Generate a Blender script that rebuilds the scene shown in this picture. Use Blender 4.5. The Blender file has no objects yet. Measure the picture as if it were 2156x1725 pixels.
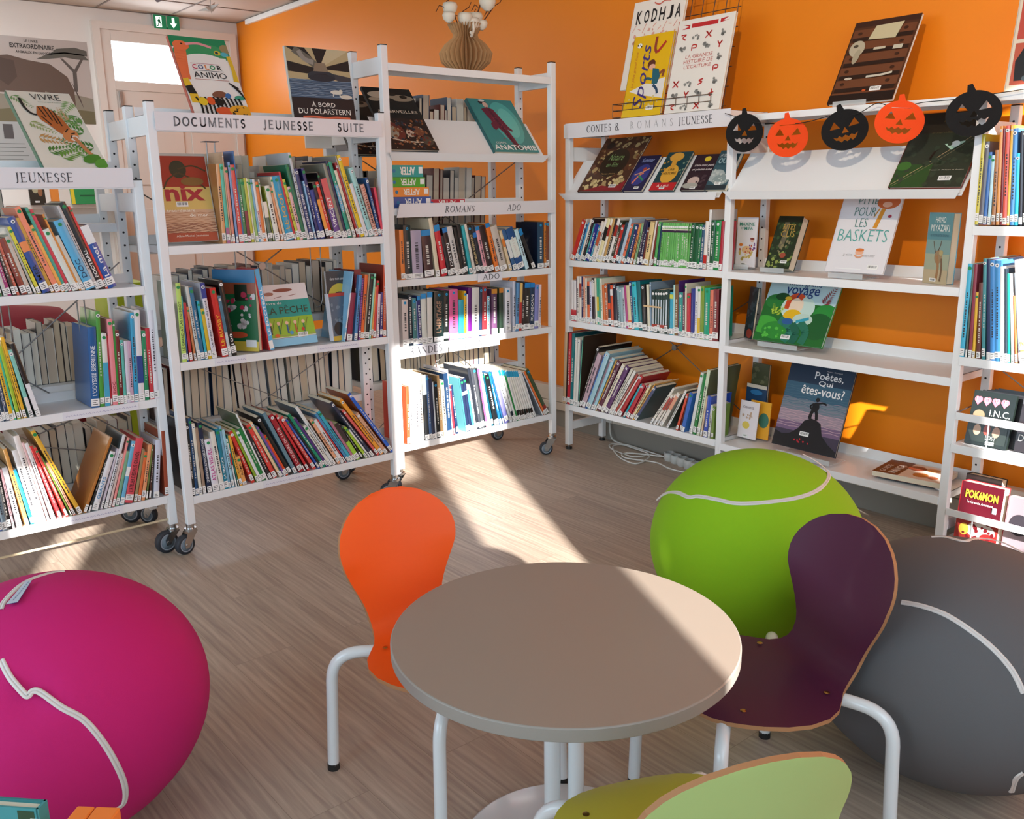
import bpy, bmesh, math, random
from mathutils import Vector, Matrix
random.seed(7)
sc = bpy.context.scene
COL = sc.collection
PI = math.pi

# ---------------------------------------------------------------- camera, world, sun, lights, exposure
cam = bpy.data.cameras.new('camera'); camo = bpy.data.objects.new('camera', cam); COL.objects.link(camo)
_a, _p, _r = 0.8811, 0.2345, -0.0135
fwd0 = Vector((math.cos(_a + PI/2), math.cos(_a), 0)); rgt0 = Vector((math.sin(_a + PI/2), math.sin(_a), 0)); up0 = Vector((0, 0, 1))
fw = fwd0*math.cos(_p) - up0*math.sin(_p); uu = up0*math.cos(_p) + fwd0*math.sin(_p)
rr = rgt0*math.cos(_r) + uu*math.sin(_r); u2 = uu*math.cos(_r) - rgt0*math.sin(_r)
M3 = Matrix((rr, u2, -fw)).transposed()
camo.matrix_world = Matrix.Translation((0, 0, 1.4)) @ M3.to_4x4()
cam.sensor_width = 36; cam.lens = 1918.7/2156*36; cam.clip_start = 0.02
sc.camera = camo
sc.view_settings.view_transform = 'Standard'; sc.view_settings.look = 'None'; sc.view_settings.gamma = 1
sc.view_settings.use_curve_mapping = False
sc.view_settings.exposure = 0.08

w = bpy.data.worlds.new('sky'); sc.world = w; w.use_nodes = True
w.node_tree.nodes['Background'].inputs[0].default_value = (0.62, 0.78, 1.0, 1)
w.node_tree.nodes['Background'].inputs[1].default_value = 1.2

def light(name, kind, loc, aim, energy, color=(1, 1, 1), **kw):
    L = bpy.data.lights.new(name, kind); L.energy = energy; L.color = color
    for k, v in kw.items(): setattr(L, k, v)
    o = bpy.data.objects.new(name, L); COL.objects.link(o); o.location = loc
    o.rotation_euler = (Vector(aim) - Vector(loc)).to_track_quat('-Z', 'Y').to_euler()
    return o
SUND = Vector((-0.905, 0.425, -0.35)).normalized()
light('sun', 'SUN', (1, 0, 3), Vector((1, 0, 3)) + SUND, 22.0, (1.0, 0.95, 0.90), angle=0.012)
# daylight entering through the big window front behind and to the right of the photographer
light('daylight_right', 'AREA', (1.40, 0.6, 1.75), (-3, 1.6, 0.9), 68, (0.66, 0.86, 1.0), shape='RECTANGLE', size=3.6, size_y=1.7)
light('daylight_front', 'AREA', (-2.0, -2.9, 1.7), (-2.4, 3.0, 0.9), 86, (0.66, 0.86, 1.0), shape='RECTANGLE', size=4.2, size_y=1.8)
light('left_wall_fill', 'AREA', (-6.9, 1.2, 2.86), (-7.4, 1.5, 0), 62, (0.90, 0.95, 1.0), shape='RECTANGLE', size=2.4, size_y=1.2)  # added fill, no visible fixture: brightens the beige left wall
light('track_spot', 'SPOT', (-0.62, 0.35, 2.72), (-2.2, 3.7, 2.15), 185, (1.0, 0.80, 0.58), spot_size=1.25, spot_blend=0.9, shadow_soft_size=0.035)
light('door_daylight', 'AREA', (-8.15, 2.88, 2.5), (-5, 3.6, 1.9), 6, (0.8, 0.88, 1.0), shape='RECTANGLE', size=0.55, size_y=0.26)

# ---------------------------------------------------------------- helpers
def lin(c):
    c = [int(c[i:i+2], 16)/255 for i in (0, 2, 4)]
    return tuple((x/12.92 if x <= .04045 else ((x+.055)/1.055)**2.4) for x in c) + (1,)
MATS = {}
def mat(hexc, rough=.5, metal=0, coat=0, emit=0, spec=.5, alpha=1, trans=0, bump=0, bscale=200):
    key = (hexc, rough, metal, coat, emit, spec, alpha, trans, bump)
    if key in MATS: return MATS[key]
    m = bpy.data.materials.new('m_' + hexc); m.use_nodes = True
    nt = m.node_tree; b = nt.nodes['Principled BSDF']
    b.inputs['Base Color'].default_value = lin(hexc); b.inputs['Roughness'].default_value = rough
    b.inputs['Metallic'].default_value = metal; b.inputs['Coat Weight'].default_value = coat
    b.inputs['Coat Roughness'].default_value = .12
    b.inputs['Specular IOR Level'].default_value = spec
    if emit: b.inputs['Emission Color'].default_value = lin(hexc); b.inputs['Emission Strength'].default_value = emit
    if alpha < 1: b.inputs['Alpha'].default_value = alpha
    if trans: b.inputs['Transmission Weight'].default_value = trans; b.inputs['IOR'].default_value = 1.3
    if bump:
        t = nt.nodes.new('ShaderNodeTexNoise'); t.inputs['Scale'].default_value = bscale
        c = nt.nodes.new('ShaderNodeTexCoord'); nt.links.new(c.outputs['Object'], t.inputs['Vector'])
        bp = nt.nodes.new('ShaderNodeBump'); bp.inputs['Strength'].default_value = bump
        bp.inputs['Distance'].default_value = .002
        nt.links.new(t.outputs['Fac'], bp.inputs['Height']); nt.links.new(bp.outputs[0], b.inputs['Normal'])
    MATS[key] = m
    return m
class MB:
    """collects geometry with several materials, built as ONE mesh object"""
    def __init__(s): s.v = []; s.f = []; s.m = []; s.mats = []; s.sm = []
    def mi(s, m):
        if m not in s.mats: s.mats.append(m)
        return s.mats.index(m)
    def add(s, vs, fs, m, smooth=False):
        o = len(s.v); s.v += [tuple(x) for x in vs]; i = s.mi(m)
        for f in fs: s.f.append(tuple(o + k for k in f)); s.m.append(i); s.sm.append(smooth)
        return s
    def box(s, a, b, m, T=None):
        (x0, y0, z0), (x1, y1, z1) = a, b
        vs = [Vector(p) for p in ((x0,y0,z0),(x1,y0,z0),(x1,y1,z0),(x0,y1,z0),(x0,y0,z1),(x1,y0,z1),(x1,y1,z1),(x0,y1,z1))]
        if T: vs = [T @ v for v in vs]
        return s.add(vs, [(0,3,2,1),(4,5,6,7),(0,1,5,4),(1,2,6,5),(2,3,7,6),(3,0,4,7)], m)
    def bbox(s, a, b, m, c=.002):
        """box with chamfered vertical + top edges (all edges)"""
        bm = bmesh.new(); bmesh.ops.create_cube(bm, size=1)
        for v in bm.verts: v.co = Vector([(a[i]+b[i])/2 + v.co[i]*(b[i]-a[i]) for i in range(3)])
        bmesh.ops.bevel(bm, geom=bm.edges[:], offset=c, segments=2, affect='EDGES', profile=.5)
        bm.verts.index_update()
        s.add([v.co.copy() for v in bm.verts], [[v.index for v in f.verts] for f in bm.faces], m, False); bm.free(); return s
    def tube(s, pts, r, m, n=10, closed=False, smooth=True):
        pts = [Vector(p) for p in pts]; N = len(pts); rings = []
        prev = None
        for i, p in enumerate(pts):
            if closed: t = (pts[(i+1) % N] - pts[i-1])
            else: t = pts[min(i+1, N-1)] - pts[max(i-1, 0)]
            t.normalize()
            if prev is None:
                a = Vector((0, 0, 1)) if abs(t.z) < .9 else Vector((1, 0, 0))
                nx = t.cross(a).normalized()
            else: nx = (prev - t*prev.dot(t)).normalized()
            prev = nx; ny = t.cross(nx); rad = r[i] if isinstance(r, (list, tuple)) else r
            rings.append([p + (nx*math.cos(2*PI*k/n) + ny*math.sin(2*PI*k/n))*rad for k in range(n)])
        vs = [v for R in rings for v in R]; fs = []
        for i in range(N if closed else N-1):
            j = (i+1) % N
            for k in range(n): fs.append((i*n+k, i*n+(k+1) % n, j*n+(k+1) % n, j*n+k))
        s.add(vs, fs, m, smooth)
        if not closed:
            s.add(rings[0], [tuple(range(n))[::-1]], m); s.add(rings[-1], [tuple(range(n))], m)
        return s
    def cyl(s, c, r, h, m, n=24, r2=None, smooth=True, T=None):
        r2 = r if r2 is None else r2; c = Vector(c)
        A = [c + Vector((r*math.cos(2*PI*k/n), r*math.sin(2*PI*k/n), 0)) for k in range(n)]
        B = [c + Vector((r2*math.cos(2*PI*k/n), r2*math.sin(2*PI*k/n), h)) for k in range(n)]
        if T: A = [T @ v for v in A]; B = [T @ v for v in B]
        s.add(A+B, [(k, (k+1) % n, n+(k+1) % n, n+k) for k in range(n)], m, smooth)
        s.add(A, [tuple(range(n))[::-1]], m); s.add(B, [tuple(range(n))], m)
        return s
    def lathe(s, prof, m, n=40, c=(0, 0, 0), smooth=True, T=None):
        c = Vector(c); vs = []; fs = []; P = len(prof)
        for r, z in prof:
            for k in range(n):
                v = c + Vector((r*math.cos(2*PI*k/n), r*math.sin(2*PI*k/n), z)); vs.append(T @ v if T else v)
        for i in range(P-1):
            for k in range(n): fs.append((i*n+k, i*n+(k+1) % n, (i+1)*n+(k+1) % n, (i+1)*n+k))
        return s.add(vs, fs, m, smooth)
    def build(s, name, parent=None, **props):
        me = bpy.data.meshes.new(name); me.from_pydata(s.v, [], s.f)
        for m in s.mats: me.materials.append(m)
        for i, p in enumerate(me.polygons): p.material_index = s.m[i]; p.use_smooth = s.sm[i]
        me.update()
        o = bpy.data.objects.new(name, me); COL.objects.link(o)
        if parent: o.parent = parent
        for k, v in props.items(): o[k] = v
        return o
def thing(name, label, cat, loc=(0, 0, 0), rot=(0, 0, 0), group=None):
    o = bpy.data.objects.new(name, None); o.empty_display_size = .05; COL.objects.link(o)
    o.location = loc; o.rotation_euler = rot; o['label'] = label; o['category'] = cat
    if group: o['group'] = group
    return o
def tag(o, label, cat, group=None):
    o['label'] = label; o['category'] = cat
    if group: o['group'] = group
    return o
def struct(mb, name):
    o = mb.build(name); o['kind'] = 'structure'; return o
def bez(pts, n=8):
    """Catmull-Rom through points"""
    P = [Vector(p) for p in pts]; out = []
    for i in range(len(P)-1):
        a = P[max(i-1, 0)]; b = P[i]; c = P[i+1]; d = P[min(i+2, len(P)-1)]
        for k in range(n):
            t = k/n
            out.append(.5*((2*b) + (c-a)*t + (2*a-5*b+4*c-d)*t*t + (3*b-3*c+d-a)*t**3))
    out.append(P[-1]); return out
_tc = {}
def text_mesh(body, shear=0, bold=0, space=1.0):
    key = (body, shear, bold, space)
    if key not in _tc:
        cu = bpy.data.curves.new('t', 'FONT'); cu.body = body; cu.size = 1; cu.shear = shear; cu.offset = bold
        cu.space_character = space; cu.resolution_u = 2
        o = bpy.data.objects.new('t', cu); me = bpy.data.meshes.new_from_object(o)
        vs = [v.co.copy() for v in me.vertices]; fs = [tuple(p.vertices) for p in me.polygons]
        bpy.data.objects.remove(o); bpy.data.curves.remove(cu); bpy.data.meshes.remove(me)
        if vs:
            x0 = min(v.x for v in vs); x1 = max(v.x for v in vs); y0 = min(v.y for v in vs); y1 = max(v.y for v in vs)
        else: x0 = y0 = 0; x1 = y1 = 1
        _tc[key] = ([((v.x-x0)/(x1-x0 or 1), (v.y-y0)/(y1-y0 or 1)) for v in vs], fs)
    return _tc[key]
def put_text(mb, body, rect, m, y=0, fr=None, **kw):
    """text filling rect (x0,z0,x1,z1) on the plane y, facing -y; fr maps (a,b)->(x,z) if given"""
    vs, fs = text_mesh(body, **kw); x0, z0, x1, z1 = rect or (0, 0, 1, 1)
    if fr: pts = [fr(a, b) for a, b in vs]
    else: pts = [(x0 + a*(x1-x0), z0 + b*(z1-z0)) for a, b in vs]
    mb.add([(p[0], y, p[1]) for p in pts], fs, m)
WHITE = 'e6e6e2'
paper = mat('dcd2bc', .9); stick = mat('f0f0ee', .6); ink = mat('2a2a2e', .7)
wmetal = mat('eceef0', .32, spec=.5); black = mat('141414', .5); chrome = mat('b8b8b8', .22, metal=1); wire = mat('8c8c8c', .35, metal=.9)

# ---------------------------------------------------------------- room shell
def floor_mat():
    m = bpy.data.materials.new('floor_vinyl'); m.use_nodes = True; nt = m.node_tree; b = nt.nodes['Principled BSDF']; L = nt.links.new
    tc = nt.nodes.new('ShaderNodeTexCoord')
    mp = nt.nodes.new('ShaderNodeMapping'); L(tc.outputs['Object'], mp.inputs[0])
    br = nt.nodes.new('ShaderNodeTexBrick'); L(mp.outputs[0], br.inputs['Vector'])
    br.inputs['Scale'].default_value = 1; br.inputs['Brick Width'].default_value = 1.25; br.inputs['Row Height'].default_value = .19
    br.inputs['Mortar Size'].default_value = .0008; br.inputs['Mortar Smooth'].default_value = .3; br.inputs['Bias'].default_value = 0; br.offset = .37
    br.inputs['Color1'].default_value = (0, 0, 0, 1); br.inputs['Color2'].default_value = (1, 1, 1, 1); br.inputs['Mortar'].default_value = (.4, .4, .4, 1)
    # per plank offset of the grain
    sc_ = nt.nodes.new('ShaderNodeVectorMath'); sc_.operation = 'MULTIPLY'; sc_.inputs[1].default_value = (3.0, 3.0, 3.0); L(br.outputs['Color'], sc_.inputs[0])
    ad = nt.nodes.new('ShaderNodeVectorMath'); ad.operation = 'ADD'; L(mp.outputs[0], ad.inputs[0]); L(sc_.outputs[0], ad.inputs[1])
    m2 = nt.nodes.new('ShaderNodeMapping'); m2.inputs['Scale'].default_value = (1.1, 26, 1); L(ad.outputs[0], m2.inputs[0])
    n1 = nt.nodes.new('ShaderNodeTexNoise'); n1.inputs['Scale'].default_value = 1.7; n1.inputs['Detail'].default_value = 7; n1.inputs['Roughness'].default_value = .62; n1.inputs['Distortion'].default_value = 1.1; L(m2.outputs[0], n1.inputs['Vector'])
    m3 = nt.nodes.new('ShaderNodeMapping'); m3.inputs['Scale'].default_value = (.9, 4.2, 1); L(ad.outputs[0], m3.inputs[0])
    wv = nt.nodes.new('ShaderNodeTexWave'); wv.wave_type = 'BANDS'; wv.bands_direction = 'Y'; wv.inputs['Scale'].default_value = 3.6; wv.inputs['Distortion'].default_value = 7; wv.inputs['Detail'].default_value = 3; wv.inputs['Detail Scale'].default_value = 1.1; L(m3.outputs[0], wv.inputs['Vector'])
    mx = nt.nodes.new('ShaderNodeMix'); mx.inputs[0].default_value = .09; L(n1.outputs['Fac'], mx.inputs[2]); L(wv.outputs['Fac'], mx.inputs[3])
    cr = nt.nodes.new('ShaderNodeValToRGB'); L(mx.outputs[0], cr.inputs[0])
    e = cr.color_ramp.elements; e[0].position = .30; e[0].color = lin('98867a'); e[1].position = .72; e[1].color = lin('c4b4a2')
    q = e.new(.5); q.color = lin('ae9d8c')
    mm = nt.nodes.new('ShaderNodeMix'); mm.data_type = 'RGBA'; mm.blend_type = 'MULTIPLY'
    t2 = nt.nodes.new('ShaderNodeMapRange'); L(br.outputs['Color'], t2.inputs[0]); t2.inputs[3].default_value = .93; t2.inputs[4].default_value = 1.03
    L(cr.outputs[0], mm.inputs[6]); L(t2.outputs[0], mm.inputs[7]); mm.inputs[0].default_value = 1
    m4 = nt.nodes.new('ShaderNodeMix'); m4.data_type = 'RGBA'; L(br.outputs['Fac'], m4.inputs[0]); L(mm.outputs[2], m4.inputs[6]); m4.inputs[7].default_value = lin('8a7a6a')
    L(m4.outputs[2], b.inputs['Base Color'])
    b.inputs['Roughness'].default_value = .42
    bp = nt.nodes.new('ShaderNodeBump'); bp.inputs['Strength'].default_value = .15; bp.inputs['Distance'].default_value = .001; L(n1.outputs['Fac'], bp.inputs['Height']); L(bp.outputs[0], b.inputs['Normal'])
    return m
def wall_mat(hexc, rough=.45, var=.04):
    m = bpy.data.materials.new('wall_paint_' + hexc); m.use_nodes = True; nt = m.node_tree; b = nt.nodes['Principled BSDF']; L = nt.links.new
    tc = nt.nodes.new('ShaderNodeTexCoord'); n = nt.nodes.new('ShaderNodeTexNoise'); n.inputs['Scale'].default_value = 260; L(tc.outputs['Object'], n.inputs['Vector'])
    n2 = nt.nodes.new('ShaderNodeTexNoise'); n2.inputs['Scale'].default_value = 1.4; L(tc.outputs['Object'], n2.inputs['Vector'])
    mr = nt.nodes.new('ShaderNodeMapRange'); L(n2.outputs['Fac'], mr.inputs[0]); mr.inputs[3].default_value = 1-var; mr.inputs[4].default_value = 1+var
    mx = nt.nodes.new('ShaderNodeMix'); mx.data_type = 'RGBA'; mx.blend_type = 'MULTIPLY'; mx.inputs[0].default_value = 1
    mx.inputs[6].default_value = lin(hexc); L(mr.outputs[0], mx.inputs[7]); L(mx.outputs[2], b.inputs['Base Color'])
    b.inputs['Roughness'].default_value = rough; b.inputs['Specular IOR Level'].default_value = .35
    bp = nt.nodes.new('ShaderNodeBump'); bp.inputs['Strength'].default_value = .12; bp.inputs['Distance'].default_value = .001; L(n.outputs['Fac'], bp.inputs['Height']); L(bp.outputs[0], b.inputs['Normal'])
    return m
FL = floor_mat(); ORA = wall_mat('e88410', .45); BEI = wall_mat('e8e0d8', .7); CEI = wall_mat('c8bcb0', .9); CRE = mat('d8ccc0', .6); TRW = mat('cfc6b8', .5)
XL, XR, YB, YF, ZC = -8.29, 1.5, 3.70, -3.0, 2.90
struct(MB().box((XL-.2, YF-.1, -.1), (XR+.1, YB+.1, 0), FL), 'floor')
struct(MB().box((XL-.2, YF-.1, ZC+.004), (XR+.1, YB+.1, ZC+.1), CEI), 'ceiling')
# ceiling tiles: dark seams of the grid
g = MB(); gm = mat('8c8078', .9)
for i in range(17): x = XL + i*.6; g.box((x, YF, ZC-.002), (x+.012, YB, ZC+.006), gm)
for j in range(12): y = YB - j*.6; g.box((XL, y-.012, ZC-.002), (XR, y, ZC+.006), gm)
struct(g, 'trim_1')
struct(MB().box((XL-.1, YB, 0), (XR+.1, YB+.1, ZC), ORA), 'wall_back')
struct(MB().box((XL-.1, YF, 0), (XL, YB, ZC), BEI), 'wall_left')
# window walls behind the camera (their openings shape the sun)
WA = mat('d8d2c8', .8)
f_ = MB(); f_.box((XL, YF-.1, 0), (-4.4, YF, ZC), WA); f_.box((.4, YF-.1, 0), (XR, YF, ZC), WA); f_.box((-4.4, YF-.1, 0), (.4, YF, .9), WA); f_.box((-4.4, YF-.1, 2.6), (.4, YF, ZC), WA)
struct(f_, 'wall_front')
r_ = MB(); HEAD = 2.76
ops = [(-1.79, -1.62, 2.40, .95), (-.16, -.0, 2.66, 2.02), (.105, .49, HEAD, 1.42), (1.99, 3.62, 2.86, 1.15)]
y = YF
for a, b_, hd, SILL in ops:
    r_.box((XR, y, 0), (XR+.04, a, ZC), WA); r_.box((XR, a, 0), (XR+.04, b_, SILL), WA); r_.box((XR, a, hd), (XR+.04, b_, ZC), WA); y = b_
r_.box((XR, y, 0), (XR+.04, YB, ZC), WA)
struct(r_, 'wall_right')
# cable trunking and skirting along the orange wall
t = MB(); t.bbox((XL, 3.655, .155), (XR, YB, .245), TRW, .003); t.bbox((XL, 3.65, .105), (XR, YB, .152), TRW, .003)
struct(t, 'trim_2')
struct(MB().box((XL, 3.665, 0), (XR, YB, .104), mat('8c8880', .6)), 'baseboard_back')
struct(MB().box((XL, YF, 0), (XL+.015, YB, .1), TRW), 'baseboard_left')
struct(MB().bbox((-8.05, 3.67, 2.855), (-6.0, YB, 2.895), mat('e8e4dc', .5), .003), 'trim_3')
# beige door with a bright top light, on the left wall
X0 = XL
d = MB(); dm = mat('e0d6cc', .55)
d.box((X0, 2.44, 0), (X0+.05, 2.50, 2.80), dm); d.box((X0, 3.60, 0), (X0+.05, 3.66, 2.80), dm); d.box((X0, 2.50, 2.74), (X0+.05, 3.60, 2.80), dm)
do = struct(d, 'door_1')
d = MB(); d.bbox((X0+.005, 2.50, .0), (X0+.03, 2.585, 2.74), dm, .003); d.bbox((X0+.005, 3.19, 0), (X0+.03, 3.60, 2.74), dm, .003)
d.bbox((X0+.005, 2.585, 2.655), (X0+.03, 3.19, 2.74), dm, .003); d.bbox((X0+.005, 2.585, 2.27), (X0+.03, 3.19, 2.345), dm, .003)
d.bbox((X0+.005, 2.585, 0), (X0+.02, 3.19, 2.27), dm, .003)
d.bbox((X0+.02, 2.66, 1.5), (X0+.035, 3.12, 2.10), dm, .006); d.bbox((X0+.02, 2.66, .3), (X0+.035, 3.12, 1.3), dm, .006)
d.build('door_panel', do)
MB().box((X0+.006, 2.585, 2.345), (X0+.012, 3.19, 2.655), mat('e8f2ff', .3, emit=5)).build('door_window', do)
MB().bbox((X0+.03, 2.60, 2.13), (X0+.05, 2.63, 2.26), mat('a8a098', .4, metal=.6), .003).build('door_hinge', do)
# ---------------------------------------------------------------- bookcases (local x = along the shelf, y = into the rack, z = up)
def holes(mb, x, y, z0, z1, ax='y', step=.05):
    z = z0
    hm = mat('26262a', .9)
    while z < z1:
        n = 8; r = .0045
        if ax == 'y': vs = [(x + r*math.cos(2*PI*k/n), y, z + r*math.sin(2*PI*k/n)) for k in range(n)]
        else: vs = [(x, y + r*math.cos(2*PI*k/n), z + r*math.sin(2*PI*k/n)) for k in range(n)]
        mb.add(vs, [tuple(range(n))], hm); z += step
def post(parent, x, y, z0, z1, face_holes=False, side=0):
    b = MB(); P = .033; D = .03
    b.bbox((x, y, z0), (x+P, y+D, z1), wmetal, .0025)
    if face_holes: holes(b, x+P*.5, y-.0005, z0+.1, z1-.05)
    if side: holes(b, x + (P+.0005 if side > 0 else -.0005), y+D*.5, z0+.1, z1-.05, 'x')
    o = b.build('post', parent)
    MB().bbox((x+.001, y+.001, z1), (x+P-.001, y+D-.001, z1+.004), black, .001).build('post_cap', o)
    return o
def tray(parent, x0, x1, y0, y1, z, lip=.032, up=.035):
    b = MB(); t = .0015
    b.box((x0, y0, z-t), (x1, y1, z), wmetal)
    b.bbox((x0, y0-.004, z-lip), (x1, y0, z), wmetal, .0012)
    b.box((x0, y0, z-lip), (x1, y0+.012, z-lip+t), wmetal)
    b.box((x0, y1-t, z-lip*.6), (x1, y1, z+up), wmetal)
    b.box((x0, y0, z-lip*.9), (x0+t, y1, z), wmetal); b.box((x1-t, y0, z-lip*.9), (x1, y1, z), wmetal)
    return b.build('shelf', parent)
def sloped(parent, x0, x1, y0, z, ln, ang, lip=.034):
    """slanted display shelf: front lip at y0,z rising back"""
    b = MB(); c, s = math.cos(ang), math.sin(ang)
    def q(a, n=0): return (y0 + a*s - n*c, z - .022 + a*c + n*s)   # along the plane, n = towards viewer
    pts = [q(0), q(ln), (q(ln)[0] + .003, q(ln)[1]), (q(0)[0] + .003, q(0)[1]-.002)]
    vs = [(x, p[0], p[1]) for x in (x0, x1) for p in pts]; n = 4
    b.add(vs, [(0,1,5,4),(1,2,6,5),(2,3,7,6),(3,0,4,7),(0,3,2,1),(4,5,6,7)], wmetal)
    # lip: trapezoid front strip
    L = [(y0-.022, z), (y0-.020, z), (y0+.002, z-lip), (y0-.001, z-lip)]
    vs = [(x0-.006, L[0][0], L[0][1]), (x0-.006, L[1][0], L[1][1]), (x0+.022, L[2][0], L[2][1]), (x0+.022, L[3][0], L[3][1]),
          (x1+.006, L[0][0], L[0][1]), (x1+.006, L[1][0], L[1][1]), (x1-.022, L[2][0], L[2][1]), (x1-.022, L[3][0], L[3][1])]
    b.add(vs, [(0,1,5,4),(1,2,6,5),(2,3,7,6),(3,0,4,7),(0,3,2,1),(4,5,6,7)], wmetal)
    return b.build('display_shelf', parent)
def brace(parent, x0, x1, y, z0, z1, hub=True, r=.0028):
    b = MB(); b.tube([(x0, y, z0), (x1, y+.003, z1)], r, wire, 6); b.tube([(x0, y+.006, z1), (x1, y+.003, z0)], r, wire, 6)
    if hub:
        T = Matrix.Translation(((x0+x1)/2, y-.006, (z0+z1)/2)) @ Matrix.Rotation(PI/2, 4, 'X')
        b.cyl((0, 0, -.004), .016, .01, wire, 12, T=T)
    return b.build('cross_brace', parent)
def caster(parent, x, y, ztop, ang, R=.046):
    T = Matrix.Translation((x, y, 0)) @ Matrix.Rotation(ang, 4, 'Z')
    zc = R; off = .032
    e = MB(); e.cyl((0, 0, ztop-.018), .016, .018, chrome, 16, T=T); e.cyl((0, 0, ztop-.028), .024, .01, chrome, 20, T=T)
    for sy in (-1, 1):
        yy = sy*.017
        prof = [(-.022, ztop-.028), (.022, ztop-.028), (off+.012, zc+.012), (off+.008, zc-.012), (off-.008, zc-.012), (off-.016, zc)]
        vs = [T @ Vector((px, yy, pz)) for px, pz in prof] + [T @ Vector((px, yy+.002*sy, pz)) for px, pz in prof]
        n = len(prof); e.add(vs, [tuple(range(n)), tuple(range(n, 2*n))[::-1]] + [(k, (k+1) % n, n+(k+1) % n, n+k) for k in range(n)], chrome)
    o = e.build('caster', parent)
    wt = T @ Matrix.Translation((off, 0, zc)) @ Matrix.Rotation(PI/2, 4, 'X')
    wb = MB(); tyre = mat('2c3038', .6); hubm = mat('70808c', .5); rim = mat('9aa6b4', .5)
    wb.lathe([(R*.72, -.013), (R*.95, -.013), (R, -.008), (R, .008), (R*.95, .013), (R*.72, .013)], tyre, 28, T=wt)
    wb.lathe([(.0, -.0135), (R*.6, -.0135), (R*.62, -.010), (R*.72, -.0135)], hubm, 28, T=wt); wb.lathe([(R*.72, .0135), (R*.62, .010), (R*.6, .0135), (0, .0135)], hubm, 28, T=wt)
    wb.lathe([(R*.62, -.0142), (R*.72, -.0142)], rim, 28, T=wt); wb.lathe([(R*.72, .0142), (R*.62, .0142)], rim, 28, T=wt)
    wb.build('wheel', o)
    bb = MB(); bb.cyl((0, 0, -.022), .006, .044, chrome, 10, T=wt); bb.build('axle', o)
    return o
def sign(parent, x0, x1, y, z0, z1, texts, slant=0, tilt=.0, col='e2e0e4'):
    """label holder strip in front of a shelf; texts = [(word, xa, xb, style)]"""
    b = MB(); m = mat(col, .35)
    vs = [(x0, y, z1), (x1, y, z1), (x1+slant*0, y+tilt, z0), (x0+slant, y+tilt, z0), (x0, y+.004, z1), (x1, y+.004, z1), (x1, y+tilt+.004, z0), (x0+slant, y+tilt+.004, z0)]
    b.add(vs, [(0,3,2,1),(4,5,6,7),(0,1,5,4),(1,2,6,5),(2,3,7,6),(3,0,4,7)], m)
    o = b.build('shelf_sign', parent)
    H = z1-z0
    for wd, xa, xb, st in texts:
        t = MB()
        za = z0 + H*.28; zb = z0 + H*.74
        yy = y-.0012 + tilt*.5
        if st == 'outline':
            for cc_, q_, yo_ in (('30303a', .17, .0004), ('d8d8dc', .10, 0), ('30303a', .045, -.0004)): serif_text(t, wd, (xa, za, xb, zb), mat(cc_, .6), yy+yo_, 'sans', q_)
        elif st == 'italic': put_text(t, wd, (xa, za, xb, zb), mat('34343c', .6), yy, shear=.28, bold=-.004)
        elif st == 'small': put_text(t, wd, (xa, z0+H*.18, xb, z0+H*.86), mat('34343c', .6), yy, bold=-.006)
        else: serif_text(t, wd, (xa, za, xb, zb), mat('34343c', .6), yy, st)
        t.build('lettering', o)
    return o
# roman letters with thick and thin strokes and serifs: strokes on a unit cell (x,y in 0..1)
SER = {
 'J': (.5, [('V', .55, .05, 1, 1), ('D', .55, .06, .30, -.10, 1), ('D', .30, -.10, .05, -.04, 0), ('S', .55, 1)]),
 'B': (.8, [('V', .18, 0, 1, 1), ('A', .2, .75, .42, .25, -90, 90), ('A', .2, .26, .5, .26, -90, 90), ('S', .12, 1), ('S', .12, 0)]),
 'I': (.4, [('V', .5, 0, 1, 1), ('S', .5, 0), ('S', .5, 1)]),
 'E': (.75, [('V', .18, 0, 1, 1), ('H', .18, .8, 1), ('H', .18, .7, .52), ('H', .18, .85, 0), ('S', .1, 1), ('S', .1, 0), ('T', .8, .88), ('T', .85, .0), ('T', .7, .45)]),
 'U': (.95, [('V', .18, .25, 1, 1), ('V', .82, .25, 1, 0), ('A', .5, .26, .32, .26, 180, 360), ('S', .18, 1), ('S', .82, 1)]),
 'N': (.95, [('V', .16, 0, 1, 0), ('V', .84, 0, 1, 0), ('D', .16, 1, .84, 0, 1), ('S', .12, 1), ('S', .16, 0), ('S', .84, 1)]),
 'S': (.65, [('A', .5, .74, .3, .23, 30, 270), ('A', .5, .26, .32, .26, -150, 90), ('T', .78, .78), ('T', .2, .08)]),
 'C': (.9, [('A', .54, .5, .42, .48, 50, 310), ('T', .86, .76)]),
 'O': (.95, [('A', .5, .5, .42, .48, 0, 360)]),
 'T': (.8, [('V', .5, 0, 1, 1), ('H', .08, .92, 1), ('S', .5, 0), ('T', .08, .88), ('T', .92, .88)]),
 'R': (.85, [('V', .18, 0, 1, 1), ('A', .2, .76, .48, .24, -90, 90), ('D', .38, .52, .92, 0, 1), ('S', .18, 0), ('S', .12, 1)]),
 'M': (1.15, [('V', .14, 0, 1, 0), ('V', .86, 0, 1, 1), ('D', .14, 1, .5, .05, 1), ('D', .5, .05, .86, 1, 0), ('S', .12, 1), ('S', .12, 0), ('S', .86, 0), ('S', .88, 1)]),
 'A': (.95, [('D', .5, 1, .1, 0, 0), ('D', .5, 1, .9, 0, 1), ('H', .24, .76, .34), ('S', .1, 0), ('S', .9, 0)]),
 'D': (.95, [('V', .18, 0, 1, 1), ('A', .2, .5, .68, .5, -90, 90), ('S', .12, 1), ('S', .12, 0)]),
 '&': (.95, [('A', .45, .78, .2, .2, 0, 360), ('A', .4, .28, .32, .28, 100, 360), ('D', .3, .66, .9, 0, 1)]),
 ' ': (.5, []),
}
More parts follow.
